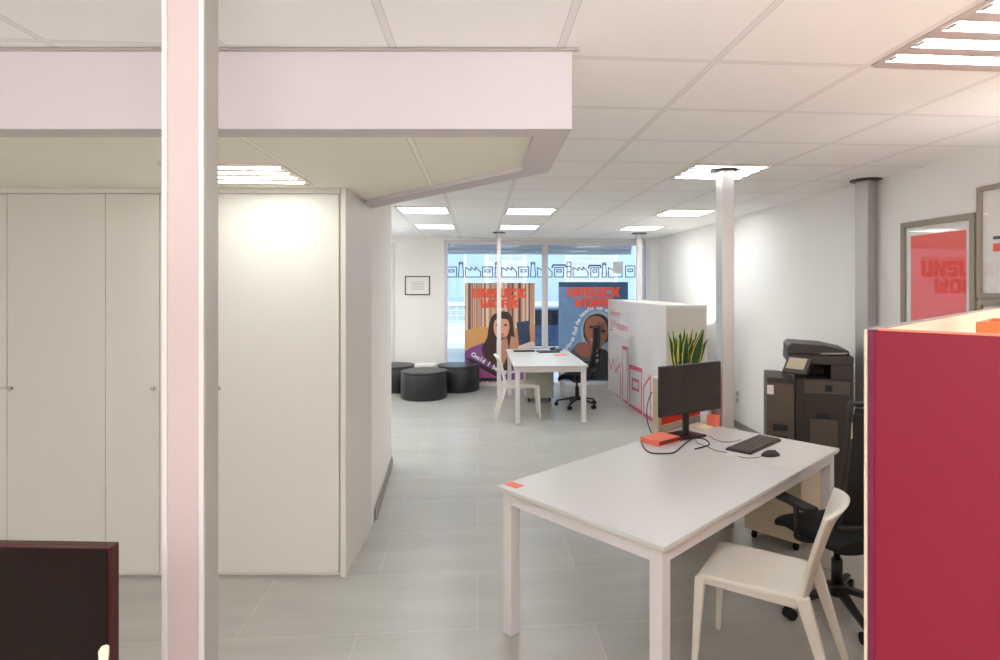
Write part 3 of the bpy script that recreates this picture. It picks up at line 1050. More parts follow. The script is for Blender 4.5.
# ------------------------------------------------------------------ printer
pr = thing('printer', 'dark grey office copier with tilted control panel against the right wall', 'printer', (2.47, 4.50, 0), R(-24))
pr.scale = (1, 1, 1.035)
PX0, PX1, PD = .04, .46, .50
q = MB().b2(PX0, PX1, 0, PD, .07, .98); q.build('lower_body', M['printer'], pr, bevel=.012)
q = MB()
q.b2(PX0, PX0 + .04, .005, PD, .98, 1.09); q.b2(PX0 + .26, PX1, .005, PD, .98, 1.09); q.b2(PX0 + .04, PX0 + .26, .3, PD, .98, 1.09)
q.build('output_bay', M['printer'], pr, bevel=.006)
MB().b2(PX0 - .045, PX1, 0, PD, 1.09, 1.16).build('scanner', M['printer'], pr, bevel=.008)
q = MB()
q.prism([(PX0 - .045, .02, 1.16), (PX1 - .02, .02, 1.16), (PX1 - .03, .02, 1.20), (PX1 - .20, .02, 1.235), (PX0 - .02, .02, 1.245), (PX0 - .045, .02, 1.22)], (0, .44, 0))
q.build('document_feeder', M['printer'], pr, bevel=.008)
MB().prism([(PX0 + .18, .012, 1.165), (PX1 - .06, .012, 1.175), (PX1 - .04, .012, 1.186), (PX0 + .20, .012, 1.178)], (0, .01, 0)).build('feeder_tray', M['greymetal'], pr)
mxp = Matrix.Translation((PX0 + .01, -.12, 1.09)) @ Matrix.Rotation(R(-32), 4, 'Z') @ Matrix.Rotation(R(48), 4, 'X')
cpn = MB().box((0, 0, 0), (.19, .15, .02), mx=mxp).build('control_panel', M['printer'], pr, bevel=.005)
MB().box((-.005, .012, 0.0115), (.14, .10, .003), mx=mxp).build('display', M['screenlit'], cpn)
MB().b2(PX0 + .03, PX0 + .10, -.07, .02, 1.02, 1.085).build('panel_arm', M['printer'], pr, bevel=.006)
MB().b2(PX0 + .07, PX1 - .03, -.006, 0, .87, .965).build('side_cover', M['printer_l'], pr, bevel=.003)
MB().b2(PX0 + .22, PX0 + .27, -.009, -.006, .89, .94).build('vent_plate', M['black'], pr)
MB().b2(PX0 + .07, PX1 - .03, -.006, 0, .36, .86).build('side_door', M['printer'], pr, bevel=.004)
MB().b2(PX0 + .11, PX0 + .31, -.014, -.006, .45, .68).build('bypass_tray', M['printer_l'], pr, bevel=.006)
MB().b2(PX0 + .16, PX0 + .255, -.022, -.006, .69, .735).build('door_handle', M['black'], pr, bevel=.006)
MB().b2(PX0 + .12, PX0 + .20, -.01, -.006, .385, .41).build('lower_grip', M['black'], pr)
MB().b2(PX1 - .055, PX1 - .012, -.010, -.005, .55, .67).build('rating_label', M['cream'], pr)
for sx in (PX0 + .05, PX1 - .05):
    for sy in (.06, .44):
        MB().cyl((sx, sy - .02, .035), (sx, sy + .02, .035), .035, n=16).b2(sx - .02, sx + .02, sy - .02, sy + .02, .05, .072).build('caster', M['rubber'], pr)
fx0, fx1 = -.165, .035
MB().b2(fx0, fx1, -.08, .42, .07, .95).build('finisher_body', M['printer_l'], pr, bevel=.01)
MB().prism([(fx0 + .0, -.08, .95), (fx1, -.08, .95), (fx1, -.08, .96), (fx0 + .12, -.08, .985), (fx0, -.08, .985)], (0, .46, 0)).build('finisher_lid', M['printer'], pr, bevel=.004)
for z in (.585, .50):
    MB().b2(fx0 + .045, fx1 - .05, -.084, -.08, z, z + .05).build('slot', M['black'], pr)
MB().b2(fx0 + .002, fx0 + .05, -.084, -.08, .86, .93).build('sticker', M['paper'], pr)
for z in (.47, .65):
    MB().b2(fx0 + .004, fx1 - .004, -.0815, -.0795, z - .003, z).build('drawer_seam', M['black'], pr)
for sx in (fx0 + .04, fx1 - .04):
    for sy in (-.04, .38):
        MB().cyl((sx, sy - .02, .035), (sx, sy + .02, .035), .035, n=16).b2(sx - .02, sx + .02, sy - .02, sy + .02, .05, .072).build('caster', M['rubber'], pr)

# wall sockets
p = onX(738, 397, WALLX)
so_ = thing('wall_socket', 'white double socket low on the right wall', 'socket', (WALLX, p.y, p.z))
MB().b2(-.01, 0, -.04, .04, -.085, .085).build('socket_plate', M['socket'], so_, bevel=.003)
for dz in (-.04, .04):
    MB().cyl((-.0115, 0, dz), (-.010, 0, dz), .026, n=20).build('outlet', M['greymetal'], so_)

# ------------------------------------------------------------------ framed pictures on the right wall
def picture(y0, y1, z0, z1, label, mat_w, art=None, fw=.028, name='framed_picture'):
    """y0 > y1: y0 is the far edge (left in view)"""
    r = thing(name, label, 'picture', (WALLX, (y0 + y1) / 2, z0), 0, 'framed prints on the right wall')
    hw, h = (y0 - y1) / 2, z1 - z0
    q = MB()
    q.b2(-.03, 0, -hw, -hw + fw, 0, h); q.b2(-.03, 0, hw - fw, hw, 0, h)
    q.b2(-.03, 0, -hw + fw, hw - fw, 0, fw); q.b2(-.03, 0, -hw + fw, hw - fw, h - fw, h)
    q.build('frame', M['frame'], r, bevel=.002)
    MB().b2(-.012, -.004, -hw + fw, hw - fw, fw, h - fw).build('mount_board', M['paper'], r)
    MB().b2(-.020, -.018, -hw + fw, hw - fw, fw, h - fw).build('glass', M['picglass'], r)
    return r
pa, pb = onX(904, 224, WALLX), onX(978.5, 212, WALLX)
p1 = picture(pa.y, pb.y, 1.32, 2.215, 'framed red print with block letters above the crimson cabinet', .06, fw=.04)
ra, rb = onX(912.5, 300, WALLX), onX(968, 300, WALLX)
MB().b2(-.0135, -.012, rb.y - (pa.y + pb.y) / 2, ra.y - (pa.y + pb.y) / 2, 1.44 - 1.32, 2.112 - 1.32).build('art_print', M['print_red'], p1)
pcy = onX(980.5, 300, WALLX).y
p2 = picture(pcy, pcy - .60, 1.672, 2.37, 'pale framed print hanging highest at the right edge', .05, fw=.03)
lg_ = onX(996, 240, WALLX)
q = MB(); q.b2(-.0135, -.012, -.32, .32 - .30 + .12, .36, .385)
q = MB(); q.b2(-.0135, -.012, -.25, .195 - .0, .36, .38)
q.build('print_mark', M['blackframe'], p2)
q = MB(); q.b2(-.0135, -.012, -.25, .195, .285, .335)
q.build('print_mark', M['print_red'], p2)
p3 = picture(pcy - .004, pcy - .50, 1.15, 1.655, 'lower framed print just above the crimson cabinet at the right edge', .05, fw=.03)

# certificate on the front wall
fa_, fb_ = onY(405, 276, FRONT), onY(430, 295, FRONT)
r = thing('wall_certificate', 'small black framed notice on the wall left of the shop window', 'picture', ((fa_.x + fb_.x) / 2, FRONT, fb_.z))
hw, h = (fb_.x - fa_.x) / 2, fa_.z - fb_.z
q = MB(); q.b2(-hw, -hw + .016, -.02, 0, 0, h); q.b2(hw - .016, hw, -.02, 0, 0, h); q.b2(-hw + .016, hw - .016, -.02, 0, 0, .016); q.b2(-hw + .016, hw - .016, -.02, 0, h - .016, h)
q.build('frame', M['blackframe'], r)
MB().b2(-hw + .016, hw - .016, -.008, -.002, .016, h - .016).build('notice_sheet', M['paper'], r)
q = MB()
for k in range(6):
    q.b2(-hw * .5, hw * .55, -.0095, -.008, h * (.28 + .08 * k), h * (.28 + .08 * k) + .008)
q.build('printed_lines', M['greymetal'], r)

# ------------------------------------------------------------------ white storage box with tape drawing
SX, SY0, SY1, SHH = 2.215, 6.78, 9.86, 1.50
sb = thing('storage_partition', 'long white storage block with red factory outlines on its side', 'storage block', (SX, SY0, 0))
MB().b2(0, .50, 0, SY1 - SY0, 0, SHH).build('body', M['alu_w'], sb, bevel=.002)
MB().b2(-.004, .504, -.004, SY1 - SY0 + .004, SHH, SHH + .018).build('top_panel', M['white'], sb, bevel=.002)
MB().b2(.02, .48, -.004, 0, .05, SHH - .02).build('end_panel', mat('warm grey panel', lin(204, 196, 184), .6), sb)
MB().b2(-.003, 0, -.003, .03, 0, SHH).build('edge_strip', M['white'], sb)
def side(px, py):
    p = onX(px, py, SX)
    return (p.y - SY0, p.z)
pl = lambda a, b: Vector((-.0005, a, b))
TH = (-.002, 0, 0)
def zpt(cx_, cy_): return side(600 + cx_ / 5.075, 290 + cy_ / 5.075)
q = MB()
ribbon(q, [zpt(45, 352), zpt(57, 402), zpt(68, 350), zpt(80, 415), zpt(103, 372), zpt(105, 556)], .030, pl, TH)
ribbon(q, [zpt(44, 512), zpt(105, 553)], .055, pl, TH)
ribbon(q, [zpt(115, 290), zpt(115, 560)], .026, pl, TH)
ribbon(q, [zpt(138, 295), zpt(139, 578)], .026, pl, TH)
ribbon(q, [zpt(115, 292), zpt(138, 297)], .05, pl, TH)
ribbon(q, [zpt(115, 562), zpt(139, 577)], .05, pl, TH)
ribbon(q, [zpt(151, 388), zpt(151, 590)], .03, pl, TH)
ribbon(q, [zpt(212, 410), zpt(211, 625)], .03, pl, TH)
ribbon(q, [zpt(151, 388), zpt(212, 409)], .06, pl, TH)
ribbon(q, [zpt(151, 588), zpt(211, 622)], .06, pl, TH)
ribbon(q, [zpt(165, 452), zpt(196, 463), zpt(196, 512), zpt(165, 498)], .036, pl, TH, closed=True)
ribbon(q, [zpt(222, 640), zpt(222, 492), zpt(256, 437), zpt(257, 660)], .03, pl, TH)
ribbon(q, [zpt(222, 632), zpt(270, 660)], .055, pl, TH)
q.build('tape_drawing', M['tape'], sb)
def side_text(body, px0, px1, y_top, y_bot, m):
    a, b = side(px0, y_bot), side(px1, y_bot)
    c_ = side(px0, y_top)
    t = text_mesh('lettering', body, .2, m, sb, ext=.0008, width=abs(a[0] - b[0]), height=c_[1] - a[1])
    for v in t.data.vertices:
        x, y, z = v.co
        v.co = Vector((-.0015 + y, a[0] - x, a[1] + z))
    return t
side_text('Industry', 610.5, 620.5, 309, 316.5, M['tapetxt'])
side_text('& Production', 611, 627.5, 319, 327, M['tapetxt'])
q = MB(); a = side(610.5, 329); q.b2(-.002, 0, a[0] - .16, a[0], a[1] - .01, a[1] + .005); q.build('small_mark', M['icon'], sb)

# ------------------------------------------------------------------ snake plant
pp = C(1.36, 4.98)
pt = thing('snake_plant', 'green and yellow snake plant rising behind the near monitor', 'plant', (pp.x, pp.y, 0))
MB().lathe([(.10, 0), (.12, .02), (.155, 1.02), (.16, 1.05), (.145, 1.05), (.14, 1.0)], n=28).build('pot', M['pot'], pt)
MB().cyl((0, 0, .98), (0, 0, 1.01), .139, n=28).build('soil', M['soil'], pt)
lf = MB()
lf.mi(M['leaf']); lf.mi(M['leafy'])
rnd = random.Random(3)
for k in range(30):
    a = rnd.uniform(0, 2 * PI)
    rr = rnd.uniform(.01, .10)
    lx, ly = rr * math.cos(a), rr * math.sin(a)
    hgt = rnd.uniform(.27, .40)
    lean = rnd.uniform(.0, .05) + rr * .7
    wd = rnd.uniform(.018, .028)
    fa2 = rnd.uniform(-.7, .7)
    tw = rnd.uniform(-.6, .6)
    rows = []
    n = 8
    for i in range(n + 1):
        t = i / n
        cx_ = lx + lean * math.cos(a) * t ** 1.6
        cy_ = ly + lean * math.sin(a) * t ** 1.6
        cz = 1.0 + hgt * t
        ww = wd * (0.75 + .9 * math.sin(PI * min(1, t * 1.02)) ** 1) * (1 - t ** 4) + .0005
        ang = fa2 + tw * t
        ux, uy = math.cos(ang), math.sin(ang)
        row = []
        for s1, off in ((-1, .004), (-.80, 0.001), (0, -.004), (.80, .001), (1, .004)):
            row.append(lf.bm.verts.new((cx_ + ux * ww * s1 - uy * off, cy_ + uy * ww * s1 + ux * off, cz)))
        rows.append(row)
    for r0, r1 in zip(rows, rows[1:]):
        for j in range(4):
            f = lf.bm.faces.new((r0[j], r0[j + 1], r1[j + 1], r1[j]))
            f.material_index = 1 if j in (0, 3) else 0
            f.smooth = True
o = lf.build('leaves', M['leaf'], pt)
so2 = o.modifiers.new('t', 'SOLIDIFY'); so2.thickness = .003

# ------------------------------------------------------------------ stools and low table
def pouf(p, r_, h, label):
    r = thing('pouf', label, 'stool', (p.x, p.y, 0), 0, 'round black stools by the window')
    MB().lathe([(r_ - .02, 0.0), (r_ - .012, .004), (r_, .02), (r_, h - .045), (r_ - .004, h - .04)], n=48).build('body', M['leather'], r)
    MB().lathe([(r_ - .006, h - .041), (r_ + .002, h - .034), (r_ + .002, h - .012), (r_ - .012, h - .002), (r_ - .05, h)], n=48).build('cushion', M['leather'], r)
    return r
pouf(C(-1.55, 9.20), .36, .43, 'round black leatherette stool in front of the other two')
pouf(C(-1.085, 9.88), .35, .43, 'round black stool nearest the shop window and poster')
pouf(C(-2.16, 9.84), .35, .43, 'round black stool half hidden by the end of the inner wall')
lt = thing('side_table', 'low white table between the round black stools', 'table', C(-1.62, 9.76), -PSI)
MB().b2(-.17, .16, -.13, .20, .42, .445).build('tabletop', M['white'], lt, bevel=.004)
for sx in (-.15, .14):
    for sy in (-.10, .17):
        MB().b2(sx - .012, sx + .012, sy - .012, sy + .012, 0, .42).build('leg', M['white'], lt)
mg = thing('magazine', 'open white magazine lying on the low table', 'magazine', C(-1.62, 9.76, .4455), -PSI + .1)
q = MB(); q.prism([(-.17, -.09, 0), (0, -.09, .004), (0, .12, .004), (-.17, .12, 0)], (0, 0, .006)); q.prism([(0, -.09, .004), (.16, -.09, 0), (.16, .12, 0), (0, .12, .004)], (0, 0, .006))
q.build('pages', M['paper'], mg)

# ------------------------------------------------------------------ background desk items
def ft(px, py): return G(px, py, .7403)
lp = thing('laptop', 'closed dark laptop lying on the background desk', 'laptop', ft(548, 352), R(8))
MB().b2(-.16, .16, -.11, .11, 0, .012).build('laptop_body', M['black'], lp, bevel=.003)
MB().b2(-.155, .155, -.105, .105, .012, .018).build('lid', M['printer'], lp, bevel=.002)
lp = thing('desk_phone', 'small dark device at the back right of the background desk', 'phone', ft(556, 350.2), R(-20))
MB().prism([(-.08, -.09, 0), (.08, -.09, 0), (.08, .09, 0), (-.08, .09, 0)], (0, 0, .02)).build('phone_body', M['black'], lp, bevel=.003)
MB().b2(-.075, -.03, -.085, .085, .022, .045).build('handset', M['black'], lp, bevel=.006)
tag(MB().b2(-.09, .09, -.07, .07, 0, .004).build('small_sheet', M['coral'], loc=ft(560, 355), rz=.3), 'coral paper sheet on the right of the background desk', 'paper')
tag(MB().b2(-.16, .16, -.05, .05, 0, .02).build('keyboard', M['black'], loc=ft(524, 351.5), rz=R(5), bevel=.003), 'black keyboard on the left of the background desk', 'keyboard')

# ------------------------------------------------------------------ window posters
PY = FRONT - .09
def poster(px0, px1, py0, py1, label, base_m):
    a, b = onY(px0, py0, PY), onY(px1, py1, PY)
    zb = .05
    r = thing('window_poster', label, 'poster', ((a.x + b.x) / 2, PY, zb), 0, 'tall posters standing in the shop window')
    MB().b2(a.x - (a.x + b.x) / 2, b.x - (a.x + b.x) / 2, 0, .02, 0, a.z - zb).build('board', base_m, r)
    return r, (a.x + b.x) / 2, zb

def pshape(r, ox, oz, name, pts, m, lvl, curve=False):
    P = []
    for x, y in pts:
        p = onY(x, y, PY)
        P.append(Vector((p.x - ox, 0, p.z - oz)))
    if curve:
        P = smooth_path(P + [P[0]], 4)[:-1]
    P = [Vector((p.x, -.0012 * lvl, max(.002, p.z))) for p in P]
    return MB().prism(P, (0, .0012 * lvl - .0002, 0)).build(name, m, r)

def ell(cx_, cy_, rx, ry, n=20, rot=0):
    return [(cx_ + rx * math.cos(2 * PI * k / n) * math.cos(rot) - ry * math.sin(2 * PI * k / n) * math.sin(rot),
             cy_ + rx * math.cos(2 * PI * k / n) * math.sin(rot) + ry * math.sin(2 * PI * k / n) * math.cos(rot)) for k in range(n)]

def ptitle(r, ox, oz, word, x0, x1, y0, y1, m, lvl=9):
    a, b = onY(x0, y1, PY), onY(x1, y0, PY)
    q = block_word(MB(), word, a.x - ox, b.x - ox, a.z - oz, b.z - oz, lambda x, z: Vector((x, -.0012 * lvl, z)), (0, .002, 0))
    return q.build('title_lettering', m, r)

def arc_text(r, ox, oz, body, path, size_px, m, lvl=9):
    """letters placed one after another along a polyline in photo pixels"""
    n = len(body)
    P = [Vector(p) for p in path]
    L = [0]
    for a, b in zip(P, P[1:]): L.append(L[-1] + (b - a).length)
    def at_(s):
        for i in range(len(P) - 1):
            if s <= L[i + 1] or i == len(P) - 2:
                t = (s - L[i]) / (L[i + 1] - L[i])
                return P[i].lerp(P[i + 1], t), (P[i + 1] - P[i]).normalized()
    allv, allf = [], []
    for k, ch in enumerate(body):
        if ch == ' ': continue
        p, d = at_(L[-1] * (k + .5) / n)
        cu = bpy.data.curves.new('c', 'FONT'); cu.body = ch; cu.size = 1; cu.offset = .045; cu.align_x = 'CENTER'; cu.resolution_u = 2
        t = bpy.data.objects.new('c', cu); COL.objects.link(t)
        me = bpy.data.meshes.new_from_object(t.evaluated_get(bpy.context.evaluated_depsgraph_get()))
        bpy.data.objects.remove(t)
        base = len(allv)
        for v in me.vertices:
            x, y = v.co.x * size_px, v.co.y * size_px
            qx, qy = p.x + d.x * x + d.y * y, p.y + d.y * x - d.x * y
            w_ = onY(qx, qy, PY)
            allv.append((w_.x - ox, -.0012 * lvl, w_.z - oz))
        for f in me.polygons: allf.append([base + i for i in f.vertices])
        bpy.data.meshes.remove(me)
    me = bpy.data.meshes.new('slogan_lettering')
    me.from_pydata(allv, [], allf)
    me.materials.append(m)
    o = bpy.data.objects.new('slogan_lettering', me)
    COL.objects.link(o); o.parent = r
    return o

PM = lambda n, c: mat('print ' + n, lin(*c), .6, noise=.06, nscale=6)
curt = stripe_mat('print curtain', [lin(96, 60, 62), lin(176, 128, 112), lin(214, 180, 152), lin(232, 206, 176)], 16)
red_t = PM('title red', (238, 92, 62))
P1, ox, oz = poster(464.8, 535, 283, 381, 'tall poster of a long-haired woman in purple before curtains, left in the shop window', curt)
pshape(P1, ox, oz, 'printed_sofa', [(464.8, 331), (480, 326.5), (494, 328), (494, 345), (482, 350), (464.8, 352)], PM('tan', (214, 156, 96)), 1)
pshape(P1, ox, oz, 'printed_sofa', [(508, 330), (535, 324), (535, 381), (508, 381)], PM('tan right', (206, 150, 104)), 1)
pshape(P1, ox, oz, 'printed_sweater', [(464.8, 351), (473, 346.5), (483, 343), (494, 346), (506, 347), (520, 356), (526, 370), (528, 381), (464.8, 381)], PM('purple', (132, 78, 142)), 2)
pshape(P1, ox, oz, 'printed_sweater', [(466, 360), (478, 366), (489, 373), (497, 377), (497, 379), (476, 378), (466, 372)], PM('pink', (172, 84, 140)), 3)
pshape(P1, ox, oz, 'printed_sweater', [(464.8, 357), (481, 366), (496, 374), (497, 378), (500, 381), (464.8, 381)][:1] + [(472, 359), (484, 365), (497, 372), (505, 376), (496, 376.5), (484, 370), (472, 363)], PM('dark fold', (58, 38, 46)), 4)
pshape(P1, ox, oz, 'printed_hair', [(503, 311), (509, 313), (513, 321), (514, 333), (517, 345), (517, 362), (508, 370), (494, 366), (484, 356), (482, 347), (487, 338), (489, 325), (493, 315)], PM('hair', (66, 40, 38)), 4, True)
pshape(P1, ox, oz, 'printed_face', ell(501.5, 327, 8, 12.5), PM('skin', (222, 160, 132)), 5)
pshape(P1, ox, oz, 'printed_neck', [(497, 337), (507, 337), (509, 352), (503, 366), (496, 352)], PM('neck', (196, 138, 116)), 5)
pshape(P1, ox, oz, 'printed_hair', [(492, 322), (495, 314), (503, 311.5), (510, 315), (511.5, 322), (506, 319), (498, 318.5)], PM('fringe', (70, 42, 40)), 6)
for ex in (497.5, 505.5):
    pshape(P1, ox, oz, 'printed_eye', ell(ex, 325, 1.8, 1.0, 10), PM('eye', (52, 32, 32)), 6)
pshape(P1, ox, oz, 'printed_mouth', ell(501.5, 334.5, 2.6, 1.2, 10), PM('lips', (190, 82, 80)), 6)
pshape(P1, ox, oz, 'printed_screen', [(516.5, 322.5), (529, 320.5), (530.5, 342), (519, 345.5)], PM('navy', (54, 64, 96)), 5)
pshape(P1, ox, oz, 'printed_hand', [(511, 336), (517, 338), (518, 350), (509, 350)], PM('hand', (206, 146, 118)), 6)
pshape(P1, ox, oz, 'printed_papers', [(519, 346), (532, 341), (535, 343), (535, 348), (516, 350)], PM('papers', (226, 206, 196)), 6)
pshape(P1, ox, oz, 'printed_desk', [(476, 378), (500, 378), (500, 381), (476, 381)], PM('dark base', (50, 40, 46)), 5)
ptitle(P1, ox, oz, 'UNSUCK', 472.5, 525.5, 288.5, 298, red_t)
ptitle(P1, ox, oz, 'WORK', 480, 519, 299.3, 307.8, red_t)
arc_text(P1, ox, oz, 'Could I be', [(471, 355.5), (482, 362), (497, 371)], 6.0, PM('white letters', (238, 234, 232)))
arc_text(P1, ox, oz, 'doing better', [(497, 371), (508, 373.5), (520, 372)], 4.6, PM('white letters 2', (238, 234, 232)))

denim = mat('print denim blue', lin(118, 154, 196), .6, noise=.28, nscale=5)
P2, ox, oz = poster(558.7, 628, 282, 380, 'tall blue poster of a face in a hood, right in the shop window', denim)
pshape(P2, ox, oz, 'printed_border', [(558.7, 282), (628, 282), (628, 287), (558.7, 287)], PM('deep blue', (52, 92, 128)), 1)
pshape(P2, ox, oz, 'printed_border', [(612, 287), (628, 287), (628, 380), (618, 380)], PM('deep blue 2', (62, 100, 136)), 1)
pshape(P2, ox, oz, 'printed_hood', [(582, 345), (581, 330), (585, 318), (592, 312), (601, 311), (609, 316), (612, 326), (612, 342), (606, 352), (590, 356)], PM('hood', (166, 182, 196)), 2, True)
pshape(P2, ox, oz, 'printed_cap', [(583.5, 336), (583.5, 325), (588, 317), (596, 313.8), (603, 315), (608.5, 321), (609.3, 334), (607, 342), (590, 345)], PM('cap', (44, 44, 54)), 3, True)
pshape(P2, ox, oz, 'printed_face', [(584.5, 331), (586, 321), (592, 316.5), (599, 316.5), (605, 321), (607.5, 329), (606.5, 339), (601, 347), (596, 349), (589, 344)], PM('brown skin', (166, 108, 86)), 4, True)
pshape(P2, ox, oz, 'printed_jacket', [(570, 352), (578, 343), (585, 342), (592, 350), (600, 347), (607, 352), (613, 362), (614, 380), (566, 380)], PM('jacket', (88, 92, 88)), 3)
pshape(P2, ox, oz, 'printed_jacket', [(592, 352), (604, 349), (614, 356), (614, 380), (588, 380)], PM('dark jacket', (48, 54, 58)), 4)
pshape(P2, ox, oz, 'printed_neck', [(574, 350), (580, 343), (588, 344), (600, 348), (597, 356), (584, 358)], PM('collar', (156, 96, 82)), 5)
for ex, ey in ((591, 327), (603.5, 331)):
    pshape(P2, ox, oz, 'printed_eye', ell(ex, ey, 2.2, 1.4, 10, .3), PM('eye brown', (60, 38, 36)), 6)
pshape(P2, ox, oz, 'printed_shade', [(598, 321), (603, 324), (603, 333), (599, 336), (597, 330)], PM('face shade', (112, 84, 84)), 5)
pshape(P2, ox, oz, 'printed_mouth', ell(594, 340, 3.6, 1.5, 12, .2), PM('smile', (214, 178, 164)), 6)
ptitle(P2, ox, oz, 'UNSUCK', 567.3, 620, 287.3, 296.8, red_t)
ptitle(P2, ox, oz, 'WORK', 574.5, 614, 297.8, 307.2, red_t)
arc_text(P2, ox, oz, 'How to find the benefit out of c', [(568, 349), (573, 342), (576, 334), (578, 325), (582, 317), (588, 311.5), (596, 309), (604, 310.5), (612, 315)], 5.4, PM('white letters 3', (236, 238, 240)))

# ------------------------------------------------------------------ window decals (factory outlines on the glass)
GY = FRONT + .033
def glass_pl(ox, oz):
    return lambda x, z: Vector((x - ox, 0, z - oz))
def decal(kind, px0, px1, y0, y1, label):
    a, b = onY(px0, y1, GY), onY(px1, y0, GY)
    ox, oz = (a.x + b.x) / 2, a.z
    pts_of = lambda L: [(onY(px0 + u * (px1 - px0), y1 + v * (y0 - y1), GY).x - ox, onY(px0 + u * (px1 - px0), y1 + v * (y0 - y1), GY).z - oz) for u, v in L]
    q = MB()
    pl_ = lambda x, z: Vector((x, 0, z))
    th = (0, .0015, 0)
    sw = .017
    if kind == 'block':
        ribbon(q, pts_of([(0, 0), (1, 0), (1, 1), (0, 1)]), sw, pl_, th, True)
        ribbon(q, pts_of([(.25, .5), (.75, .5), (.75, .72), (.25, .72)]), sw, pl_, th, True)
    elif kind == 'chimney':
        ribbon(q, pts_of([(0, 0), (1, 0), (.8, 1), (.2, 1)]), sw, pl_, th, True)
        ribbon(q, pts_of([(.1, .9), (.9, .9)]), sw, pl_, th)
    elif kind == 'saw':
        ribbon(q, pts_of([(0, 0), (1, 0), (1, .5), (.68, 1), (.66, .7), (.38, .95), (.34, .65), (0, .95)]), sw, pl_, th, True)
    elif kind == 'tower':
        ribbon(q, pts_of([(0, 0), (1, 0), (1, 1), (0, 1)]), sw, pl_, th, True)
        ribbon(q, pts_of([(0, .35), (1, .35)]), sw, pl_, th)
        ribbon(q, pts_of([(0, .7), (1, .7)]), sw, pl_, th)
    elif kind == 'roof':
        ribbon(q, pts_of([(.12, 0), (.88, 0), (.88, .8), (.12, .8)]), sw, pl_, th, True)
        ribbon(q, pts_of([(-.1, .8), (0, 1), (1, 1), (1.08, .85)]), sw * 1.6, pl_, th)
        ribbon(q, pts_of([(.32, .42), (.68, .42), (.68, .62), (.32, .62)]), sw, pl_, th, True)
    o = q.build('window_decal', M['icon'], loc=(ox, GY - .0035, oz))
    return tag(o, label, 'window decal', 'outlined factory shapes on the shop window')
decal('block', 446.5, 456.5, 267, 277, 'square factory outline with a slot, leftmost of the window drawings')
decal('chimney', 458.5, 463.5, 262.3, 277, 'tall chimney outline, leftmost chimney drawn on the window')
decal('saw', 465.5, 480.5, 267, 277, 'saw-tooth roof outline left of the slim post')
decal('block', 482.5, 492.5, 267, 277, 'square outline with a slot just left of the slim post')
decal('chimney', 494.8, 500.5, 262.3, 277, 'chimney outline half hidden behind the slim post')
decal('saw', 501.8, 516.5, 267, 277, 'saw-tooth roof outline just right of the slim post')
decal('block', 518.5, 528.5, 267, 277, 'square outline above the top right corner of the left poster')
decal('chimney', 530.5, 535.5, 262.3, 277, 'chimney outline close to the window mullion')
decal('saw', 537.5, 552, 267, 277, 'saw-tooth roof outline crossing the window mullion')
decal('roof', 553.2, 565, 265, 277, 'roofed building outline just right of the window mullion')
decal('tower', 567, 571, 262, 277, 'narrow banded tower outline above the blue poster')
decal('saw', 573, 588, 267, 277, 'saw-tooth roof outline above the blue poster')
decal('roof', 589.5, 600, 265.5, 277, 'roofed building outline above the centre of the blue poster')
decal('chimney', 602, 606.5, 263, 277, 'chimney outline above the right part of the blue poster')
decal('saw', 608.5, 622, 267, 277, 'saw-tooth roof outline partly covered by white sheets')
decal('block', 625.5, 635, 266, 277, 'square outline with a slot, rightmost of the window drawings')
a, b = onY(612.5, 274, GY), onY(623, 261.5, GY)
tag(MB().b2(a.x, b.x, GY - .006, GY - .0015 - .0022, a.z, b.z).build('paper_sheet', M['icon2']), 'white paper sheet taped on the window above the blue poster', 'paper')

# lettering in the side window, made to be read from the street (seen here only as a reflection)
SG = FRONT + .030
q = MB()
def film_mat():
    m = bpy.data.materials.new('translucent white film')
    m.use_nodes = True
    nt = m.node_tree
    nt.nodes.remove(nt.nodes['Principled BSDF'])
    t = nt.nodes.new('ShaderNodeBsdfTranslucent'); t.inputs[0].default_value = (.95, .93, .97, 1)
    nt.links.new(t.outputs[0], nt.nodes['Material Output'].inputs[0])
    return m
sg = thing('street_sign', 'white and red window sign facing the street', 'sign', (-2.73, SG, 1.3))
MB().b2(-.90, .72, 0, .002, .50, .99).build('sign_backing', film_mat(), sg)
q = block_word(MB(), 'UNSUCK', -.84, .72 - .05, .62, .92, lambda x, z: Vector((-x - .10, -.002, z)), (0, .001, 0))
q.build('sign_lettering', mat('sign red', lin(140, 30, 30), .6), sg)
q = block_word(MB(), 'WORK', -.58, .50, .30, .58, lambda x, z: Vector((-x - .10, -.002, z)), (0, .001, 0))
q.build('sign_lettering', mat('sign red 2', lin(140, 30, 30), .6), sg)

# ------------------------------------------------------------------ outside
struct(MB().b2(-16, 20, FRONT + .12, 13.2, -.25, -.12).build('pavement', M['pave']))
struct(MB().b2(-16, 20, 13.2, 17.6, -.35, -.24).build('road', M['asphalt']))
struct(MB().b2(-16, 20, 17.6, 19.0, -.25, -.12).build('far_pavement', M['pave']))
fc = thing('brick_house', 'pale brick house across the street seen through the shop window', 'building', (2, 19.0, -.2))
MB().b2(-18, 18, 0, .3, 0, 9).build('facade', M['facade'], fc)
MB().b2(-18, 18, -.06, 0, 0, .75).build('plinth', M['facadew'], fc)
for k, x in enumerate((-7.2, -4.3, -2.4, .2, 3.2, 6.0)):
    wf = MB().b2(x - .75, x + .75, -.05, -.001, 1.3, 3.6).build('house_window', M['facadew'], fc)
    MB().b2(x - .62, x - .04, -.06, -.0505, 1.45, 3.45).b2(x + .04, x + .62, -.06, -.0505, 1.45, 3.45).build('house_pane', M['facadeg'], wf)
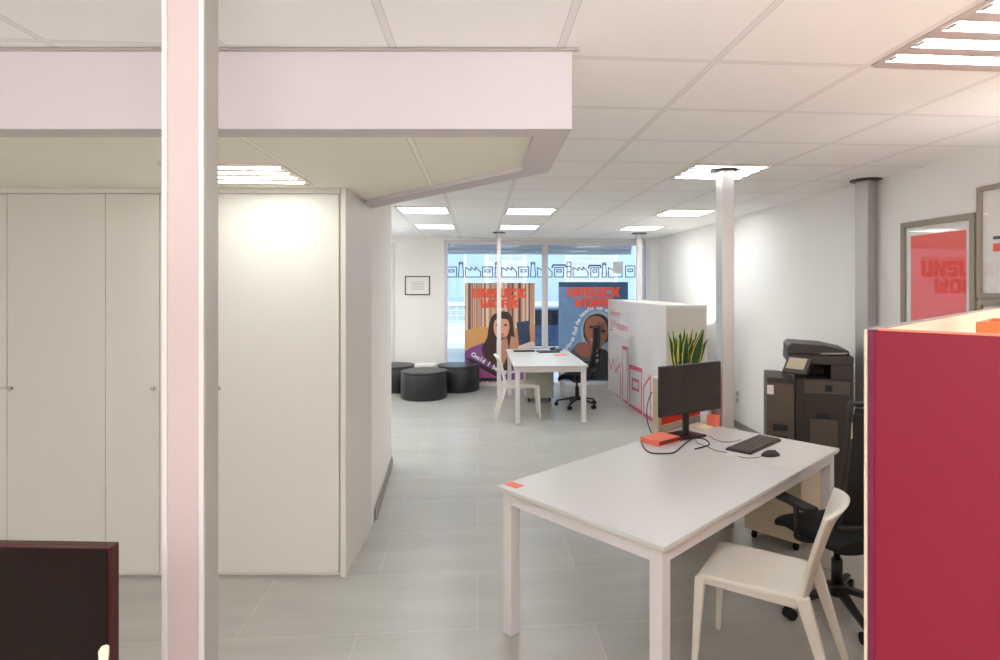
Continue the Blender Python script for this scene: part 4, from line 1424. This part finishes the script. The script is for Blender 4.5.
# roller shutter box above the window, outside
sx0, sx1 = W1L + .02, onY(631, 250, FRONT + .3).x
r = thing('shutter_box', 'blue grey roller shutter box hanging outside above the shop window', 'shutter', ((sx0 + sx1) / 2, FRONT + .35, 2.33))
hw = (sx1 - sx0) / 2
MB().b2(-hw, hw, -.12, .12, .08, .17).build('box_cover', M['shutter'], r, bevel=.01)
MB().b2(-hw, hw, -.08, .10, 0, .078).build('shutter_roll', mat('shutter slats', lin(205, 216, 228), .5), r, bevel=.01)
# awning slab of the building holds the box
struct(MB().b2(LEFT, WALLX + .1, FRONT + .12, FRONT + .6, 2.50, 2.7).build('trim_6', M['facadew']))
# parked car across the street
car = thing('parked_car', 'dark blue car parked across the street', 'car', (1.65, 16.6, -.24), 0)
prof = [(-2.0, .35), (-1.95, .75), (-1.1, .90), (-.55, 1.38), (.75, 1.40), (1.35, .95), (1.95, .85), (2.02, .35)]
MB().prism([(x, -.8, z) for x, z in prof], (0, 1.6, 0)).build('body', M['car'], car, bevel=.06, seg=3)
MB().prism([(x, -.81, z) for x, z in [(-.95, .93), (-.5, 1.31), (.1, 1.33), (.1, .93)]], (0, .008, 0)).prism([(x, -.81, z) for x, z in [(.16, .93), (.16, 1.33), (.7, 1.33), (1.15, .95)]], (0, .008, 0)).build('side_window', M['carglass'], car)
for x in (-1.25, 1.3):
    for y in (-.80, .62):
        MB().cyl((x, y, .31), (x, y + .18, .31), .31, n=24).build('wheel', M['rubber'], car)

# ------------------------------------------------------------------ crimson partition added behind the camera for pink bounce
sp_ = thing('bounce_partition', 'crimson felt partition added outside the picture for pink bounce', 'partition', (-1.15, -.30, 0), 0)
MB().b2(-.8, .8, -.03, .03, 0, 1.35).build('felt_panel', M['crimson'], sp_)

# ------------------------------------------------------------------ light
wd = bpy.data.worlds.new('world')
S.world = wd
wd.use_nodes = True
bg = wd.node_tree.nodes['Background']
bg.inputs[0].default_value = (0.80, 0.90, 1.0, 1)
bg.inputs[1].default_value = 1.15

def area(name, loc, rot, sx, sy, power, col):
    l = bpy.data.lights.new(name, 'AREA')
    l.shape = 'RECTANGLE'; l.size = sx; l.size_y = sy
    l.energy = power; l.color = col
    o = bpy.data.objects.new(name, l)
    COL.objects.link(o)
    o.location = loc; o.rotation_euler = rot
    return o
area('bounce_fill', (.3, -1.2, 1.7), (PI, 0, 0), 1.6, 1.2, 85, (.96, .97, 1))  # pair of fill lights added behind the camera, aimed at the ceiling
area('bounce_fill', (-2.6, -1.4, 1.7), (PI, 0, 0), 1.6, 1.2, 48, (1, .92, .93))
area('back_fill', (-.6, -3.9, 1.35), (R(90+12), 0, 0), 6.0, 2.0, 14, (.97, .97, 1))  # added fill from behind the camera; the back wall has no window
def fill_uplighter(x, y, h, power, col, tilt, label):  # unseen standing lamp added to brighten the ceiling
    r_ = thing('added_floor_lamp', label, 'lamp', (x, y, 0), 0, 'added fill uplighters outside the picture')
    MB().lathe([(.13, 0), (.13, .015), (.02, .03)], n=24).build('base', M['darkmetal'], r_)
    MB().cyl((0, 0, .03), (0, 0, h - .10), .012, n=12).build('pole', M['darkmetal'], r_)
    MB().lathe([(.03, h - .10), (.10, h - .06), (.15, h), (.145, h), (.09, h - .05), (.02, h - .085)], n=28).build('lamp_shade', M['greymetal'], r_)
    l = area('fill_uplight', (x, y, h + .01), (PI, tilt, 0), .26, .26, power, col)
    l.data.spread = R(150)
    return r_
fill_uplighter(2.94, 7.9, 1.2, 1.6, (1, .96, .90), R(14), 'added fill lamp hidden between the storage block and the right wall')
fill_uplighter(2.75, 1.9, 1.35, 9, (1, .94, .92), R(10), 'added fill lamp behind the crimson cabinet')
fill_uplighter(-3.0, 8.0, 1.5, 50, (.96, .97, 1), 0, 'added fill lamp behind the inner wall')
sun = bpy.data.lights.new('sun', 'SUN')
sun.energy = 0.6; sun.angle = R(8); sun.color = (.96, .98, 1)
so3 = bpy.data.objects.new('sun', sun)
COL.objects.link(so3)
so3.rotation_euler = (R(48), 0, R(-12))     # shines on the houses across the street

vs = S.view_settings
vs.view_transform = 'Standard'
vs.look = 'None'
vs.gamma = 1
vs.exposure = 0.86
vs.use_curve_mapping = False
S.display_settings.display_device = 'sRGB'
cy = S.cycles
cy.use_denoising = True
cy.max_bounces = 12
cy.diffuse_bounces = 8
cy.glossy_bounces = 4
cy.transparent_max_bounces = 16
cy.sample_clamp_indirect = 8
cy.caustics_reflective = False
cy.caustics_refractive = False
